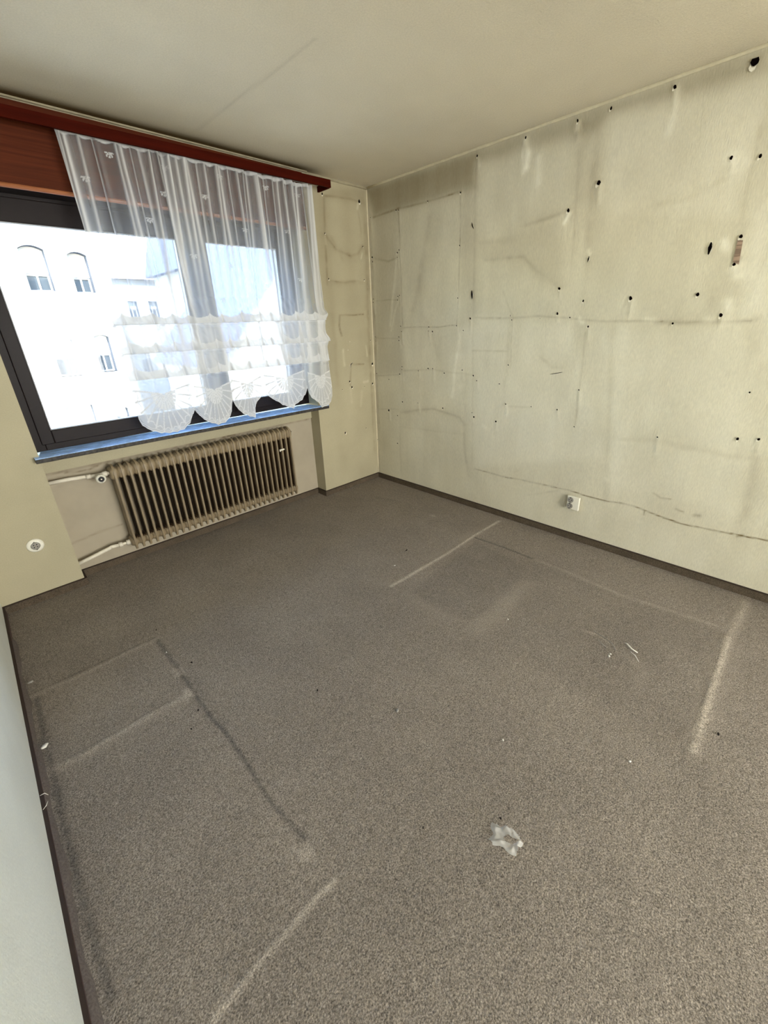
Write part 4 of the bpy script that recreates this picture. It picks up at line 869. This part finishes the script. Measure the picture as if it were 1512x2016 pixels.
wins = [W4(-1.20, -.76, 2.36, 3.24, .60), W4(-.36, .01, 2.34, 3.17, .60), W4(-1.16, -.74, .54, 1.42, .52), W4(-.33, .01, .57, 1.43, .52),
        W4(-1.28, -.74, -1.2, -.08, .5), W4(-.29, .0, -1.2, -.31, .3), W4(-2.1, -1.7, 2.36, 3.2, .6), W4(-2.1, -1.7, .54, 1.42, .5)]
x1_ = sc((.40, 0), 9.5, YW)[0]
facade('white_apartment_house', 'sunlit white rendered house with arched window heads filling the left of the window view', -9, x1_, -7.5, 6.2, YW, wins, 9, M_fac)
bm = bmesh.new(); bm_tube(bm, [(x1_-.12, YW-.10, -7.5), (x1_-.12, YW-.10, 6.1)], .07, 10)
hs = bpy.data.objects['white_apartment_house']
dp = obj('downpipe', bm_mesh(bm), hs, [M_wf], True); dp.matrix_parent_inverse = Matrix.Translation(-hs.location)
# gabled house further back
YG = 30.0
g0 = sc((2.05, 3.0), 16, YG); g1 = sc((4.45, 3.64), 16, YG); pk = sc((3.18, 4.05), 16, YG)
wn = []
for fx in (.14, .44, .74):
    for zz in (-5.0, -1.2, 2.0): 
        a = g0[0]+(g1[0]-g0[0])*fx; wn.append((a, a+.55, zz, zz+1.3, .35))
facade('gabled_house', 'pale house with a brown gabled roof seen through the left curtain tiers', g0[0]-1, g1[0], -8, (g0[1]+g1[1])/2, YG, wn, 5, M_fac2, (g0[0]-1.3, g1[0]+.3, pk[1]+.6, 2.5, .4), archs=False)
# slate roofed building to the right
YR = 22.0
r0 = sc((4.2, 3.30), 14, YR); r1 = sc((9.0, 3.35), 14, YR); rt = sc((5, 5.0), 14, YR)
wn = [(r0[0]+1.5+2.6*k, r0[0]+2.6+2.6*k, z_, z_+1.5, .3) for k in range(3) for z_ in (-4.6, -1.4)]
facade('slate_roofed_building', 'white building under a wide slate blue roof seen through the right sash', r0[0], r1[0], -8, sc((5, 3.62), 14, YR)[1], YR, wn, 6, M_fac, (r0[0]-.4, r1[0]+.4, sc((5, 5.4), 14, YR)[1]+.8, 3.0, .35), archs=False)
# near grey gable on the far right of the view
YN = 9.0
a = Vector((0, 0)); d0 = sc((7.272, 3.183), 14, YN); d1 = sc((6.334, 2.131), 14, YN)
gb = empty('grey_gable_house', (d0[0]+1.5, YN, -6), label='near house with a steep grey roof slope at the right edge of the view', category='building')
bm = bmesh.new()
sl = (d0[1]-d1[1])/(d0[0]-d1[0]); zl = d1[1]-1.2; xl_ = d1[0]-1.2/sl; xp = d0[0]+1.6; zp = d0[1]+1.6*sl
pr = [(xl_, -6), (2*xp-xl_, -6), (2*xp-xl_, zl), (xp, zp), (xl_, zl)]
A_ = [bm.verts.new((p[0]-gb.location[0], 0, p[1]+6)) for p in pr]; B_ = [bm.verts.new((p[0]-gb.location[0], 5, p[1]+6)) for p in pr]
bm.faces.new(A_); bm.faces.new(B_[::-1])
for i in range(5): bm.faces.new((A_[i], A_[(i+1) % 5], B_[(i+1) % 5], B_[i]))
obj('wall', bm_mesh(bm), gb, [mat('grey_render', lin(150, 150, 150), .9)])
bm = bmesh.new()
for s in (-1, 1):
    ax, bx_ = xp-gb.location[0], (xp+s*(xp-xl_+.3))-gb.location[0]
    za, zb_ = zp+6+.02, zl+6-.3*sl
    V8 = [bm.verts.new(p) for p in ((ax, -.25, za), (ax, 5.2, za), (bx_, 5.2, zb_), (bx_, -.25, zb_), (ax, -.25, za+.12), (ax, 5.2, za+.12), (bx_, 5.2, zb_+.12), (bx_, -.25, zb_+.12))]
    for f in ((0, 1, 2, 3), (4, 7, 6, 5), (0, 4, 5, 1), (1, 5, 6, 2), (2, 6, 7, 3), (3, 7, 4, 0)): bm.faces.new([V8[i] for i in f])
obj('roof', bm_mesh(bm), gb, [M_slate])
# tree in front of the gabled house is only a pale blur in the photograph; the unseen yard below, coloured pale to bounce daylight onto the ceiling
box('unseen_bounce_yard', -40, 60, .6, 70, -8.4, -8.0, mat('pale_bounce_ground', lin(205, 203, 198), .9), None, kind='structure')
